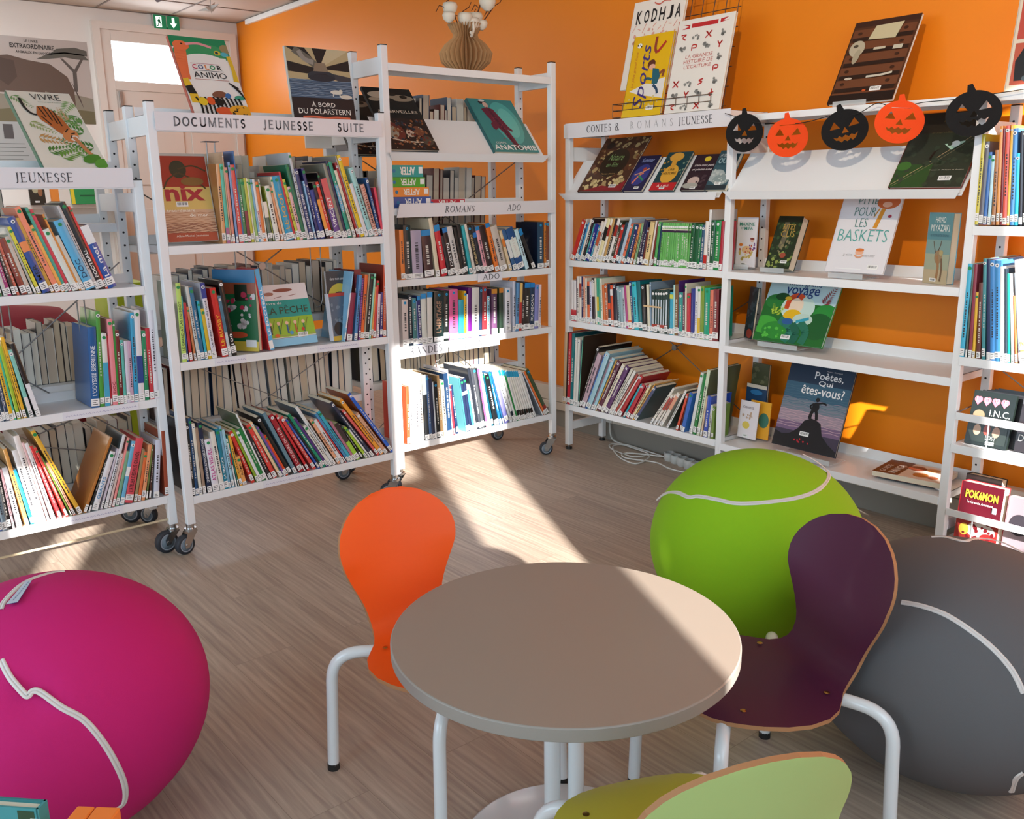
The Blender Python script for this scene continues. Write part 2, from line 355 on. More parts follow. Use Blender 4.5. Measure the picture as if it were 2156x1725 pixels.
def serif_text(mb, word, rect, m, y, style='', sans_w=.1):
    x0, z0, x1, z1 = rect; H = z1-z0; gap = .14 if style != 'wide' else .75
    ws = [SER[c][0] for c in word]; tot = sum(ws) + gap*(len(word)-1); k = (x1-x0)/tot
    TH = .13*k if style != 'wide' else .05*H*.9; TN = TH*.42; sk = .22*H if style == 'slant' else 0
    TH = min(TH, .16*H)
    if style == 'sans': TH = TN = sans_w*H; gap = .22; tot = sum(ws) + gap*(len(word)-1); k = (x1-x0)/tot
    X = x0
    def P(cx, cz, cw): return (X + cx*cw*k + sk*cz, z0 + cz*H)
    def seg(a, b, th):
        dx, dz = b[0]-a[0], b[1]-a[1]; L = math.hypot(dx, dz) or 1
        if style == 'sans': ux_, uz_ = dx/L*th*.42, dz/L*th*.42; a = (a[0]-ux_, a[1]-uz_); b = (b[0]+ux_, b[1]+uz_)
        nx, nz = -dz/L*th/2, dx/L*th/2
        mb.add([(a[0]+nx, y, a[1]+nz), (a[0]-nx, y, a[1]-nz), (b[0]-nx, y, b[1]-nz), (b[0]+nx, y, b[1]+nz)], [(0, 1, 2, 3)], m)
    for c, cw in zip(word, ws):
        for s in SER[c][1]:
            if s[0] == 'V': seg(P(s[1], s[2], cw), P(s[1], s[3], cw), TH if s[4] else TN)
            elif s[0] == 'H': seg(P(s[1], s[3] if s[3] > 0 else .02, cw), P(s[2], s[3] if s[3] > 0 else .02, cw), TN)
            elif s[0] == 'D': seg(P(s[1], s[2], cw), P(s[3], s[4], cw), TH if s[5] else TN)
            elif s[0] in 'ST' and style == 'sans': pass
            elif s[0] == 'S': p = P(s[1], s[2], cw); seg((p[0]-TH*1.1, p[1]), (p[0]+TH*1.1, p[1]), TN*.8)
            elif s[0] == 'T': p = P(s[1], s[2], cw); seg((p[0], p[1]), (p[0], p[1]+H*.13), TN*1.1)
            elif s[0] == 'C':
                pts = [P(.32 - .2*math.sin(t*PI/2), .12 - .2*math.sin(t*PI/2)*.9, cw) for t in [i/5 for i in range(6)]]
                for a, b in zip(pts, pts[1:]): seg(a, b, TN*1.4)
            elif s[0] == 'A':
                _, cx, cz, rx, rz, a0, a1 = s; N = 18; pts = [math.radians(a0 + (a1-a0)*i/N) for i in range(N+1)]
                for a, b in zip(pts, pts[1:]):
                    mid = (a+b)/2; th = TN + (TH-TN)*abs(math.cos(mid))
                    seg(P(cx+rx*math.cos(a), cz+rz*math.sin(a), cw), P(cx+rx*math.cos(b), cz+rz*math.sin(b), cw), th)
        X += (cw + gap)*k
def paper_label(parent, x0, x1, y, z0, z1, word=None):
    b = MB(); b.box((x0, y-.0008, z0), (x1, y, z1), mat('e6e6ee', .6))
    o = b.build('paper_label', parent)
    t = MB()
    if word: serif_text(t, word, (x0+(x1-x0)*.2, z0+(z1-z0)*.22, x1-(x1-x0)*.12, z1-(z1-z0)*.12), mat('34343c', .6), y-.0014)
    else:
        x = x0+.01; random.seed(int(x0*1000))
        while x < x1-.012:
            l = random.uniform(.004, .012); t.tube([(x, y-.0012, z0+.012), (x+l*.5, y-.0012, z0+.016), (x+l, y-.0012, z0+.011)], .0006, mat('8c88b8', .7), 4); x += l+.004
    t.build('handwriting' if not word else 'lettering', o); return o
def endframe(parent, x, yf, depths, z1, z0=.12, feet=False, fz=None, back=None):
    """posts at the given depths + side rails joining them"""
    for i, dd in enumerate(depths):
        zt = z1 if not (back and i == len(depths)-1) else back
        post(parent, x, yf+dd, z0, zt, face_holes=(i > 0), side=0)
    for za, zb in ([(z1-.115, z1-.045)] + ([(fz, fz+.045)] if fz else [])):
        for a, c in zip(depths, depths[1:]):
            top = 0 if not (back and c == depths[-1]) else (z1-back)
            MB().bbox((x+.006, yf+a+.03, za-top), (x+.027, yf+c, zb-top), wmetal, .002).build('side_rail', parent)

R90 = (0, 0, PI/2)
W = 1.0
# --- rack A (far left, JEUNESSE)
A = thing('bookcase', 'white metal book rack on castors at the left edge, its sign ending in JEUNESSE', 'bookcase', (-3.545, .165, 0), R90)
for x in (0, .97): endframe(A, x, 0, (0, .235, .47), 1.46, z0=.115)
for z in (1.0718, .636, .2390): tray(A, .033, .97, .004, .225, z)
tray(A, .033, .97, .004, .225, 1.498, lip=.068)
for z in (1.30, .69, .275): tray(A, .033, .97, .262, .478, z)
sign(A, .03, .968, -.006, 1.435, 1.503, [('JEUNESSE', .577, .762, 's')])
brace(A, .04, .96, .24, .42, 1.15); brace(A, .04, .96, .236, .36, .62, hub=False, r=.0025)
b = MB(); b.tube([(0.03, .02, .135), (.97, .02, .135)], .005, mat('c8b898', .5), 8); b.build('lower_tie_bar', A)
for x, y, an in ((.985, .02, PI*1.06), (.015, .02, PI), (.985, .45, 2.4), (.015, .45, 2.2)): caster(A, x, y, .115, an)
paper_label(A, .63, .9, -.001, .606, .634)
paper_label(A, .60, .80, -.001, .209, .237)
# --- rack B (DOCUMENTS JEUNESSE SUITE)
B = thing('bookcase', 'white metal book rack on castors under the sign DOCUMENTS JEUNESSE SUITE', 'bookcase', (-3.48, 1.184, 0), R90)
for x in (0, .97): endframe(B, x, 0, (0, .235, .4685), 1.734, z0=.12)
for z in (1.2186, .7755, .2337): tray(B, .033, .97, .004, .225, z)
tray(B, .033, .97, .004, .225, 1.697, lip=.066)
for z in (1.21, 1.02-.145, .47): tray(B, .033, .97, .262, .478, z)
sign(B, .026, .982, -.008, 1.635, 1.700, [('DOCUMENTS', .092, .369, 'outline'), ('JEUNESSE', .444, .659, 'outline'), ('SUITE', .769, .893, 'outline')])
brace(B, .04, .965, .24, .80, 1.41); brace(B, .04, .965, .236, .30, .78, hub=False, r=.0022)
for x, y, an in ((.985, .02, 2.5), (.015, .02, PI*1.08), (.985, .45, 2.9), (.015, .45, 2.2)): caster(B, x, y, .12, an, .040)
paper_label(B, .17, .30, -.001, .746, .774); paper_label(B, .62, .82, -.001, .746, .774); paper_label(B, .33, .56, -.001, .204, .232)
# --- rack C (ROMANS ADO)
C = thing('bookcase', 'tall white metal book rack in the corner, with the ROMANS ADO sign', 'bookcase', (-3.545, 2.224, 0), R90)
for x in (0, .979): endframe(C, x, 0, (0, .255, .49), 2.02, z0=.12, back=1.87)
for z in (1.95, 1.335, 1.0149, .7064, .2346): tray(C, .033, .979, .004, .245, z)
for z in (1.60, 1.16, .87, .485): tray(C, .033, .979, .285, .495, z)
sloped(C, .012, .945, 0, 1.575, .24, .70)
sign(C, .055, .985, -.016, 1.294, 1.355, [('ROMANS', .299, .470, 'slant'), ('ADO', .672, .757, 'slant')], slant=-.02, tilt=.0)
paper_label(C, .490, .643, -.006, .975, 1.014, 'ADO')
paper_label(C, .03, .30, -.006, .652, .703, 'BANDES'); paper_label(C, .31, .62, -.006, .652, .695, 'DESSINEES')
brace(C, .04, .96, .26, 1.02, 1.55, hub=False); brace(C, .04, .96, .262, .25, .98, hub=False)
for x, y, an in ((.995, .02, 2.6), (.015, .02, 2.1), (.995, .45, 2.9), (.015, .45, 2.2)): caster(C, x, y, .12, an, .036)
# --- rack D (wall run of three bays)
D = thing('bookcase', 'long white metal shelving along the orange wall, with the CONTES & ROMANS JEUNESSE sign', 'bookcase', (-3.600, 3.3495, 0))
PX = (0, 1.0306, 2.0871, 3.12)
for i, x in enumerate(PX):
    zt = 1.68
    post(D, x, 0, .025, zt); post(D, x, .262, .025, zt, face_holes=True)
    for za, zb in ((.11, .155), (1.55, 1.62)): MB().bbox((x+.006, .03, za), (x+.027, .262, zb), wmetal, .002).build('side_rail', D)
    for yy in (.015, .277):
        ft = MB(); ft.cyl((x+.0165, yy, 0), .019, .012, black, 18, r2=.017); ft.cyl((x+.0165, yy, .012), .006, .016, chrome, 10); ft.build('foot', D)
bay = [(.034, 1.030), (1.065, 2.086), (2.121, 3.119)]
for (x0, x1), zs in zip(bay, [(1.0441, .7231, .2593), (1.0421, .7104, .2485), (1.262, .794)]):
    for z in zs: tray(D, x0-.006, x1+.004, -.002, .275, z, up=.045)
tray(D, -.002, 1.030, -.004, .285, 1.733, lip=.068, up=.002); tray(D, 1.031, 3.15, -.012, .285, 1.703, lip=.026, up=.002)
sloped(D, .012, 1.020, -.03, 1.388, .245, .70); sloped(D, 1.062, 2.075, -.03, 1.390, .245, .72)
sign(D, .025, 1.060, -.022, 1.662, 1.735, [('CONTES', .182, .353, 's'), ('&', .378, .407, 's'), ('ROMANS', .478, .742, 'wide'), ('JEUNESSE', .775, .967, 's')], slant=.022, tilt=.0)
brace(D, .05, 1.02, .285, .30, .905); brace(D, 2.13, 3.1, .285, .10, .72, hub=False)
# third bay: magazine rails and box trays
for z0, z1 in ((.558, .586), (.185, .212)):
    MB().bbox((2.121, -.004, z0), (3.12, .002, z1), wmetal, .0015).build('front_rail', D)
MB().tube([(2.24, .001, .468), (2.24, .001, .56)], .003, wmetal, 8).build('rail_rod', D); MB().tube([(2.22, .001, .088), (2.22, .001, .19)], .003, wmetal, 8).build('rail_rod', D)
MB().tube([(2.125, .0, .585), (2.125, .26, .60)], .003, wire, 6).build('rail_arm', D)
tray(D, 2.115, 3.12, -.002, .26, .464); tray(D, 2.115, 3.12, -.002, .26, .085)
BOOKS = """
b1|0.2446 -0.3 300 14.6 0.004 d8a06a 1.2186 cov=a87440;0.2619 -0.7 300 13.0 0.004 4fb8a0 1.2186 band=0,.2,a8658f^g;0.2766 -1.0 343 5.1 0.004 c8a07a -1.2186 w;0.2847 -1.6 287 10.8 0.004 d88a78 1.2186 g;0.3009 -1.9 307 8.8 0.004 7a9ac8 -1.2186 g;0.3131 -2.6 297 16.3 0.004 d85048 1.2186 g;0.3300 -2.5 349 4.4 0.004 3a6aa8 -1.2186 g;0.3349 -2.5 243 11.8 0.004 3f7a48 1.2186 g;0.3487 -3.0 243 12.8 0.004 5a9a50 1.2186 band=0,.5,7a2a40^g;0.3639 -3.5 247 10.8 0.004 c0c040 -1.2186;0.3763 -3.9 247 5.5 0.004 e0dcc0 -1.2186 g;0.3833 -4.3 243 10.7 0.004 9ac070 -1.2186 g;0.3959 -4.7 243 8.1 0.004 7ab0d0 -1.2186 g;0.4043 -4.7 243 9.8 0.004 e4e0dc -1.2186 t=SIMPLISSIME,c02040;0.4141 -4.5 233 12.7 0.004 e07c38 1.2186 g;0.4268 -4.0 241 5.4 0.004 d8d4c4 -1.2186 g;0.4367 -5.7 156 16.5 0.004 607060 -1.2186 band=.6,1,e0dcd0;0.4566 -6.9 217 4.4 0.004 8a9830 -1.2186;0.4652 -8.0 218 20.4 0.004 e4e0d4 1.2186 g;0.4914 -9.4 212 9.7 0.004 e09868 -1.2186 g;0.5042 -10.2 255 9.4 0.004 d8c8b0 -1.2186 g;0.5158 -10.7 256 32.4 0.004 1f98c0 1.2186 g^t=LE~FOOT,d8b060;0.5495 -10.8 275 8.7 0.004 c83038 -1.2186;0.5613 -11.5 245 11.6 0.004 c8c840 1.2186 g;0.5740 -11.6 216 13.7 0.004 e8b8b8 1.2186 g;0.5886 -11.5 304 15.5 0.004 1f7050 1.2186 g;0.6051 -10.1 350 11.3 0.004 c8ccd0 1.2186 g;0.6201 -10.8 287 16.3 0.004 3a4070 1.2186 w^t=MAISON~&~SENS,f0f0f0;0.6409 -9.7 238 7.7 0.004 8ab8e0 -1.2186 w;0.6557 -11.4 290 13.8 0.004 2c2c68 1.2186 g;0.6703 -11.4 202 18.5 0.004 2c3c8c 1.2186;0.6971 -13.5 234 15.2 0.004 301c28 1.2186 g^band=.1,.7,e89838;0.7133 -13.4 236 13.3 0.004 e03c28 1.2186 w;0.7285 -13.1 275 9.4 0.004 181418 -1.2186 g;0.7388 -13.3 248 27.8 0.004 6a4a90 1.2186 band=.5,1,c84858^t=VINCENT,f0f0f0;0.7689 -13.5 311 15.0 0.004 8a8a7c 1.2186;0.7849 -13.5 323 11.4 0.004 20244a 1.2186 g;0.7995 -13.9 319 15.8 0.004 1f9a80 1.2186 band=.35,.7,38a0c8^t=,;0.8236 -15.3 286 12.9 0.004 e8e0c8 1.2186 t=LE~CIRQUE,306050;0.8438 -16.6 320 10.0 0.004 a82830 1.2186 w;0.8548 -16.5 349 6.0 0.004 a8a098 -1.2186;0.8617 -16.3 349 17.3 0.004 e8c828 1.2186 w;0.8812 -16.5 231 17.4 0.004 e0e0e4 1.2186;0.9023 -16.9 298 23.3 0.004 a0d4d4 1.2186 w;0.9281 -15.4 225 20.7 0.004 d8a898 1.2186 spiral=c06040;0.9511 -13.0 253 13.5 0.004 24548c 1.2186 w;0.9665 -9.1 209 12.2 0.004 d83c58 -1.2186
b2|0.0435 0.4 304 17.8 0.004 c0e070 0.7755 g^cov=c8d0b8^t=LE~GRAND~ATLAS~DU~FOOT,405030;0.0631 -0.0 253 4.8 0.004 2c58a0 -0.7755 band=.8,1,3aa08c;0.0729 -1.2 228 11.0 0.004 c03038 -0.7755;0.0911 -3.2 212 8.2 0.004 c88050 -0.7755 g;0.1042 -4.5 289 12.8 0.004 c8ccc8 0.7755;0.1175 -4.4 285 15.0 0.004 2c7098 0.7755 g^t=,;0.1348 -3.4 231 10.1 0.004 30b0c8 -0.7755 g;0.1476 -4.1 199 13.5 0.004 d8b830 0.7755 g;0.1628 -4.6 298 18.7 0.004 e0dce4 0.7755 w^t=Le~super~livre~du~foot,202040^band=.8,1,304090;0.2041 -5.9 276 23.7 0.004 c82420 0.7755 g^t=LE~RUGBY,f0c030;0.2303 -5.8 244 11.7 0.004 c8d0d4 0.7755 band=.4,1,4c7890^w;0.2448 -6.4 303 19.2 0.004 181818 0.7755 w^t=100,f0f0f0;0.7489 11.5 303 6.7 0.004 8ac0e0 -0.7755 band=.2,.7,e0e0e8;0.7625 9.6 209 24.2 0.004 8a2848 0.7755;0.7994 8.8 284 14.5 0.004 5890c8 0.7755;0.8215 7.3 269 8.5 0.004 9a5aa0 -0.7755 spiral=402060;0.8312 7.9 283 15.4 0.004 e86c30 0.7755 t=,;0.8473 8.5 287 7.5 0.004 a8987c -0.7755;0.8562 8.6 284 16.6 0.004 202020 0.7755 g;0.8745 8.8 285 9.5 0.004 a0dcc4 -0.7755 g;0.8866 8.2 226 7.3 0.004 e8a050 -0.7755;0.8956 7.8 254 11.0 0.004 d84440 -0.7755 g;0.9127 6.0 193 12.8 0.004 e8d0d8 -0.7755;0.9312 4.5 199 12.2 0.004 504080 -0.7755;0.9484 3.1 318 14.4 0.004 c85030 0.7755 cov=8a2c20
b3|0.0310 -0.3 299 12.3 0.004 202428 0.2337 w;0.0450 -0.4 318 11.8 0.004 204a74 0.2337 g;0.0593 -0.9 295 12.3 0.004 e4e0d0 0.2337 w;0.0754 -1.7 275 11.5 0.004 a08874 0.2337 band=0,.12,e0e0e0;0.0936 -3.1 295 17.1 0.004 1a2848 0.2337 g^t=LE~CARPATHIA~AU~SECOURS~DU~TITANIC,f0f0f0;0.1154 -4.3 222 27.5 0.004 e6e4ec 0.2337 g^t=ATLAS~VISUEL,c0208c;0.1456 -5.0 249 19.8 0.004 e6e2d8 0.2337 t=,;0.1663 -4.3 257 14.9 0.004 1a8098 0.2337 g^t=LA~FRANCE,f0f0f0;0.1817 -4.1 266 9.6 0.004 7cb0cc -0.2337 g;0.1954 -5.0 250 11.1 0.004 a4d4e4 -0.2337;0.2115 -6.3 210 5.9 0.004 e4e4e4 -0.2337 band=.45,.7,c82830^g;0.2219 -7.6 227 4.0 0.004 1f8070 -0.2337;0.2298 -8.5 222 11.4 0.004 e8ac3c -0.2337;0.2429 -9.1 127 16.1 0.004 f0a85c -0.2337 g^t=ROME,503020;0.2812 -18.5 247 14.1 0.004 d0382c 0.2337 w^t=,;0.3039 -20.1 258 10.1 0.004 8aac2c -0.2337;0.3160 -20.1 243 12.2 0.004 e8e8e8 0.2337 g;0.3295 -20.2 255 16.0 0.004 208040 0.2337 t=,;0.3472 -20.1 322 6.9 0.004 e8ecec 0.2337 cov=5a6a50;0.3597 -21.2 242 12.8 0.004 302c30 0.2337;0.3786 -22.2 268 17.5 0.004 e0443c 0.2337 g^t=,;0.4062 -23.8 282 11.4 0.004 f0d0a0 0.2337 w;0.4193 -23.9 270 4.0 0.004 1f6a70 -0.2337;0.4271 -24.6 256 8.9 0.004 7a50a0 -0.2337 g;0.4377 -24.8 211 9.9 0.004 e05020 -0.2337 g;0.4523 -25.6 303 14.8 0.004 1c1c1c 0.2337 w;0.4741 -23.4 310 15.6 0.004 6a8c9c 0.2337;0.4986 -24.2 299 21.3 0.004 a42430 0.2337 w^t=LA~GUERRE~DE~14-18,f0d0d0;0.5235 -24.5 249 5.3 0.004 1c201c -0.2337 g;0.5379 -26.1 300 10.2 0.004 d02c34 0.2337 w;0.5649 -28.5 291 14.4 0.004 d84c48 0.2337 w^t=,;0.5889 -29.7 279 8.7 0.004 2c58b8 -0.2337 g^t=,;0.6021 -30.2 286 8.9 0.004 1c2424 -0.2337;0.6131 -30.0 302 13.0 0.004 0c8c6c 0.2337 g^t=,;0.6297 -30.2 278 10.3 0.004 54307c -0.2337;0.6428 -29.6 229 14.6 0.004 e4e2d8 0.2337 g;0.6617 -29.7 330 14.9 0.004 dce0e0 0.2337 cov=5c6c74;0.6858 -29.2 254 13.6 0.004 f0ac84 0.2337 g;0.7031 -29.5 248 14.8 0.004 e4e4e4 0.2337;0.7232 -30.1 253 5.5 0.004 cc3038 -0.2337;0.7355 -31.1 284 11.6 0.004 4c90c0 0.2337;0.7496 -30.8 292 13.8 0.004 3cacc4 0.2337 g;0.7664 -29.7 226 11.9 0.004 b8748c -0.2337;0.7810 -29.5 209 18.8 0.004 a4d43c 0.2337 band=.5,1,281420;0.8091 -30.9 205 8.2 0.004 181c18 -0.2337 g^t=,;0.8271 -32.7 190 11.2 0.004 acd038 -0.2337 g;0.8454 -33.9 174 7.4 0.004 e4e4e4 -0.2337;0.8588 -34.9 342 14.7 0.004 28304c 0.2337 w^t=,;0.8896 -35.6 293 11.5 0.004 e0605c 0.2337 w;0.9063 -34.7 346 17.3 0.004 f0a030 0.2337 w^t=,;0.9290 -34.3 255 16.7 0.004 d8a484 0.2337 w^t=,;0.9618 -34.4 371 15.8 0.004 1c60cc 0.2337 w^cov=a4562c^t=,
c1|0.0553 -0.5 224 22.0 0.0 e88434 1.0149;0.0779 -0.5 244 38.6 0.0 14282c 1.0149 b;0.1189 -1.1 219 56.3 0.0 a8a0b8 1.0149 t=,;0.1863 -4.0 218 50.6 0.0 3c2026 1.0149 band=.88,1,2088c8^t=,;0.2492 -7.2 273 22.0 0.0 e0d4b8 1.0149;0.2829 -9.8 241 31.2 0.0 cc2434 1.0149 band=.88,1,2088c8^t=,;0.3205 -11.6 190 14.7 0.0 2c2c34 -1.0149;0.3375 -12.1 228 27.1 0.0 241418 1.0149 band=.9,1,2078c0^t=DESTIN,f0f0f0;0.3666 -12.3 232 30.7 0.0 ccc8c4 1.0149 t=,;0.3985 -10.7 227 17.6 0.0 181818 1.0149;0.4173 -10.2 238 20.6 0.0 14181c 1.0149;0.4470 -11.0 234 18.3 0.0 2caab4 1.0149;0.4719 -12.5 242 14.7 0.0 d8d0c4 -1.0149;0.4909 -13.4 235 23.0 0.0 1c1a1c 1.0149 b^t=COEUR~D'ENCRE,e0c890;0.5161 -13.7 235 20.5 0.0 142030 1.0149 band=.75,.85,2070c0;0.5383 -13.7 228 22.2 0.0 dc9ca8 1.0149 band=.92,1,2080c0^t=,;0.5638 -14.4 229 34.3 0.0 281218 1.0149 t=,;0.6073 -14.7 242 25.6 0.0 e87824 1.0149 band=.92,1,2080c8^t=,;0.6412 -16.4 228 41.3 0.0 c8beb4 1.0149 t=,;0.6975 -18.1 207 16.4 0.0 e0c8a0 -1.0149 band=.6,.8,e08030;0.7239 -20.4 213 22.8 0.0 2c5c90 1.0149 band=.3,.75,e0e4e4;0.7505 -20.5 216 45.0 0.0 1c4c88 1.0149 band=.3,.75,e0e8e0^t=,;0.8028 -20.4 212 24.1 0.0 c4e4ec 1.0149 cov=4c8494^pg;0.8501 -25.4 221 20.2 0.0 201c1c 1.0149 band=.85,1,1c88c8;0.8825 0.2 233 40.9 0.0 18405c 1.0149 cov=101c34^b^t=,;0.9287 0.2 238 13.3 0.0 d48030 -1.0149 b;0.9435 0.3 236 14.8 0.0 7a3c18 -1.0149 b
c2|0.0491 1.0 218 31.9 0.0 dcd0cc 0.7064 b^t=,;0.0822 0.8 237 23.0 0.0 102838 0.7064 w^t=,;0.1075 0.2 221 23.0 0.0 4c8488 0.7064 b;0.1324 -0.3 204 4.2 0.0 8098c8 -0.7064;0.1379 -0.7 227 18.7 0.0 24286c 0.7064 t=HIDDEN~GIFTS,f0f0f0^band=.92,1,1c8cd0;0.1576 -0.1 237 28.7 0.0 d8dcd4 0.7064 band=.9,1,1c8cd0;0.1870 1.7 241 29.2 0.0 dcd8d0 0.7064 band=.9,1,1c8cd0;0.2243 2.4 238 54.4 0.0 182c2c 0.7064 b^t=L'HERITAGE,b08a70;0.2804 2.2 239 30.9 0.0 141c1c 0.7064 b^t=,;0.3170 0.9 243 51.1 0.0 dc5c94 0.7064 b^t=,;0.3726 0.7 190 30.5 0.0 30a8bc 0.7064;0.4041 1.1 230 14.1 0.0 e8b428 -0.7064 b;0.4190 1.5 213 8.8 0.0 e8e4e4 -0.7064;0.4283 1.6 244 21.9 0.0 5c1870 0.7064;0.4505 2.0 241 43.2 0.0 d8d6d2 0.7064 t=,;0.4958 2.1 241 17.3 0.0 20304c 0.7064 b;0.5153 1.6 242 29.3 0.0 8c2830 0.7064 b^t=,;0.5460 1.3 194 15.7 0.0 8cc8dc -0.7064 w;0.5750 0.9 226 34.1 0.0 5c3c5c 0.7064 band=.9,1,c88830^t=,;0.6255 0.3 227 25.5 0.0 283c30 0.7064 band=.9,1,c88030;0.6645 0.1 225 33.9 0.0 dcdce4 0.7064 b^t=,;0.7113 0.9 255 18.4 0.0 c8ccdc 0.7064 t=,;0.7307 2.3 246 22.0 0.0 5c94c4 0.7064 t=,;0.7537 2.7 243 15.6 0.0 b83028 -0.7064 band=.6,1,e8c070;0.7702 2.5 234 14.1 0.0 281c1c -0.7064;0.7859 2.4 240 36.5 0.0 2c2420 0.7064 band=.9,1,1c80c8^t=,;0.8235 2.2 239 28.7 0.0 143450 0.7064 t=RUNBORN,e8e8e8^band=.9,1,1c80c8;0.8566 2.1 226 27.6 0.0 8488c4 0.7064 b;0.8853 2.0 226 16.1 0.0 e4d0d4 -0.7064
c3|0.0511 0.6 282 17.8 0.0 e84c2c 0.2346;0.0695 0.8 282 16.7 0.0 e8e4e4 0.2346;0.0868 1.1 279 12.3 0.0 e8dcc8 -0.2346;0.1033 0.2 274 20.0 0.0 e8dce0 0.2346 t=,;0.1277 -0.8 334 21.9 0.0 d4c4b4 0.2346;0.1557 -1.8 325 22.6 0.0 2c3034 0.2346 band=.7,1,c8dcdc;0.1802 -1.8 319 14.6 0.0 4c6c9c 0.2346 b;0.1968 -2.2 304 17.9 0.0 28304c 0.2346;0.2154 -2.3 282 8.1 0.0 c8d0d8 -0.2346;0.2256 -2.5 280 20.1 0.0 14181c 0.2346 b^t=,;0.2472 -2.8 310 15.0 0.0 9c7c54 0.2346;0.2673 -3.1 283 20.2 0.0 e4e0c4 0.2346 g;0.2894 -3.2 315 25.6 0.0 1c3858 0.2346 t=,;0.3167 -3.5 332 4.0 0.0 d8d4dc -0.2346;0.3250 -4.5 246 9.1 0.0 d82c38 -0.2346 w;0.3423 -6.5 252 12.2 0.0 1c2c4c -0.2346;0.4010 -7.7 282 6.7 0.0 3c8088 0.2346 cov=5c9ca4;0.4088 -7.9 273 15.9 0.0 1c2844 0.2346 g^band=.7,.76,f0f0f0;0.4259 -7.8 278 15.4 0.0 1c2844 0.2346 g^band=.7,.76,f0f0f0;0.4436 -8.4 215 13.0 0.0 3c98d0 -0.2346;0.4585 -8.9 238 9.4 0.0 e8e8ec -0.2346;0.4704 -9.4 325 15.3 0.0 242830 0.2346;0.4865 -9.2 323 14.5 0.0 383c44 0.2346;0.5018 -9.2 321 15.4 0.0 44484c 0.2346 b;0.5183 -9.4 319 10.7 0.0 1c2028 -0.2346;0.5304 -9.6 310 10.3 0.0 e05090 -0.2346;0.5456 -10.5 301 16.4 0.0 e4e4ec 0.2346;0.5663 -11.2 287 10.2 0.0 0c4858 -0.2346 g;0.5837 -12.6 277 28.1 0.0 14181c 0.2346 g^t=,;0.6185 -13.8 294 13.0 0.0 1c6090 -0.2346 g^t=,;0.6390 -15.1 293 7.6 0.0 1c5880 -0.2346;0.6549 -16.6 279 23.6 0.0 7c7cc4 0.2346;0.6873 -18.1 302 14.2 0.0 dce0e4 0.2346;0.7075 -19.0 299 13.2 0.0 e0e0e0 -0.2346 band=.9,1,28a0cc^band=.05,.2,182430;0.7221 -18.2 296 12.1 0.0 e0e4e0 -0.2346 band=.9,1,28a0cc;0.7355 -17.8 292 8.5 0.0 208c40 -0.2346 band=.9,1,28a0cc;0.7451 -17.7 290 15.5 0.0 e4e2de 0.2346 band=.87,.98,28a0cc^band=.06,.2,182018;0.7637 -18.1 290 11.5 0.0 e4e2d8 -0.2346 band=.87,.98,28a0cc^band=.06,.2,281810;0.7792 -18.7 289 12.7 0.0 e4e2d8 -0.2346 band=.87,.98,28a0cc^band=.06,.2,281810;0.7947 -19.1 287 12.0 0.0 e4e2dc -0.2346 band=.87,.98,28a0cc^band=.06,.2,182018;0.8097 -19.5 286 11.7 0.0 e4e2dc -0.2346 band=.87,.98,28a0cc^band=.06,.2,281810;0.8247 -20.0 285 11.0 0.0 e4e2dc -0.2346 band=.87,.98,28a0cc^band=.06,.2,182018;0.8397 -20.6 281 14.8 0.0 e4e2dc -0.2346 w^band=.06,.2,281810;0.8575 -20.9 278 8.8 0.0 e0e0e0 -0.2346;0.9102 -28.3 282 6.5 0.0 c0c4cc 0.2346 cov=7c8490;0.9226 -29.0 288 11.7 0.0 e87434 -0.2346;0.9367 -28.7 295 20.7 0.0 3c5030 0.2346 b^band=.05,.2,8a2c20
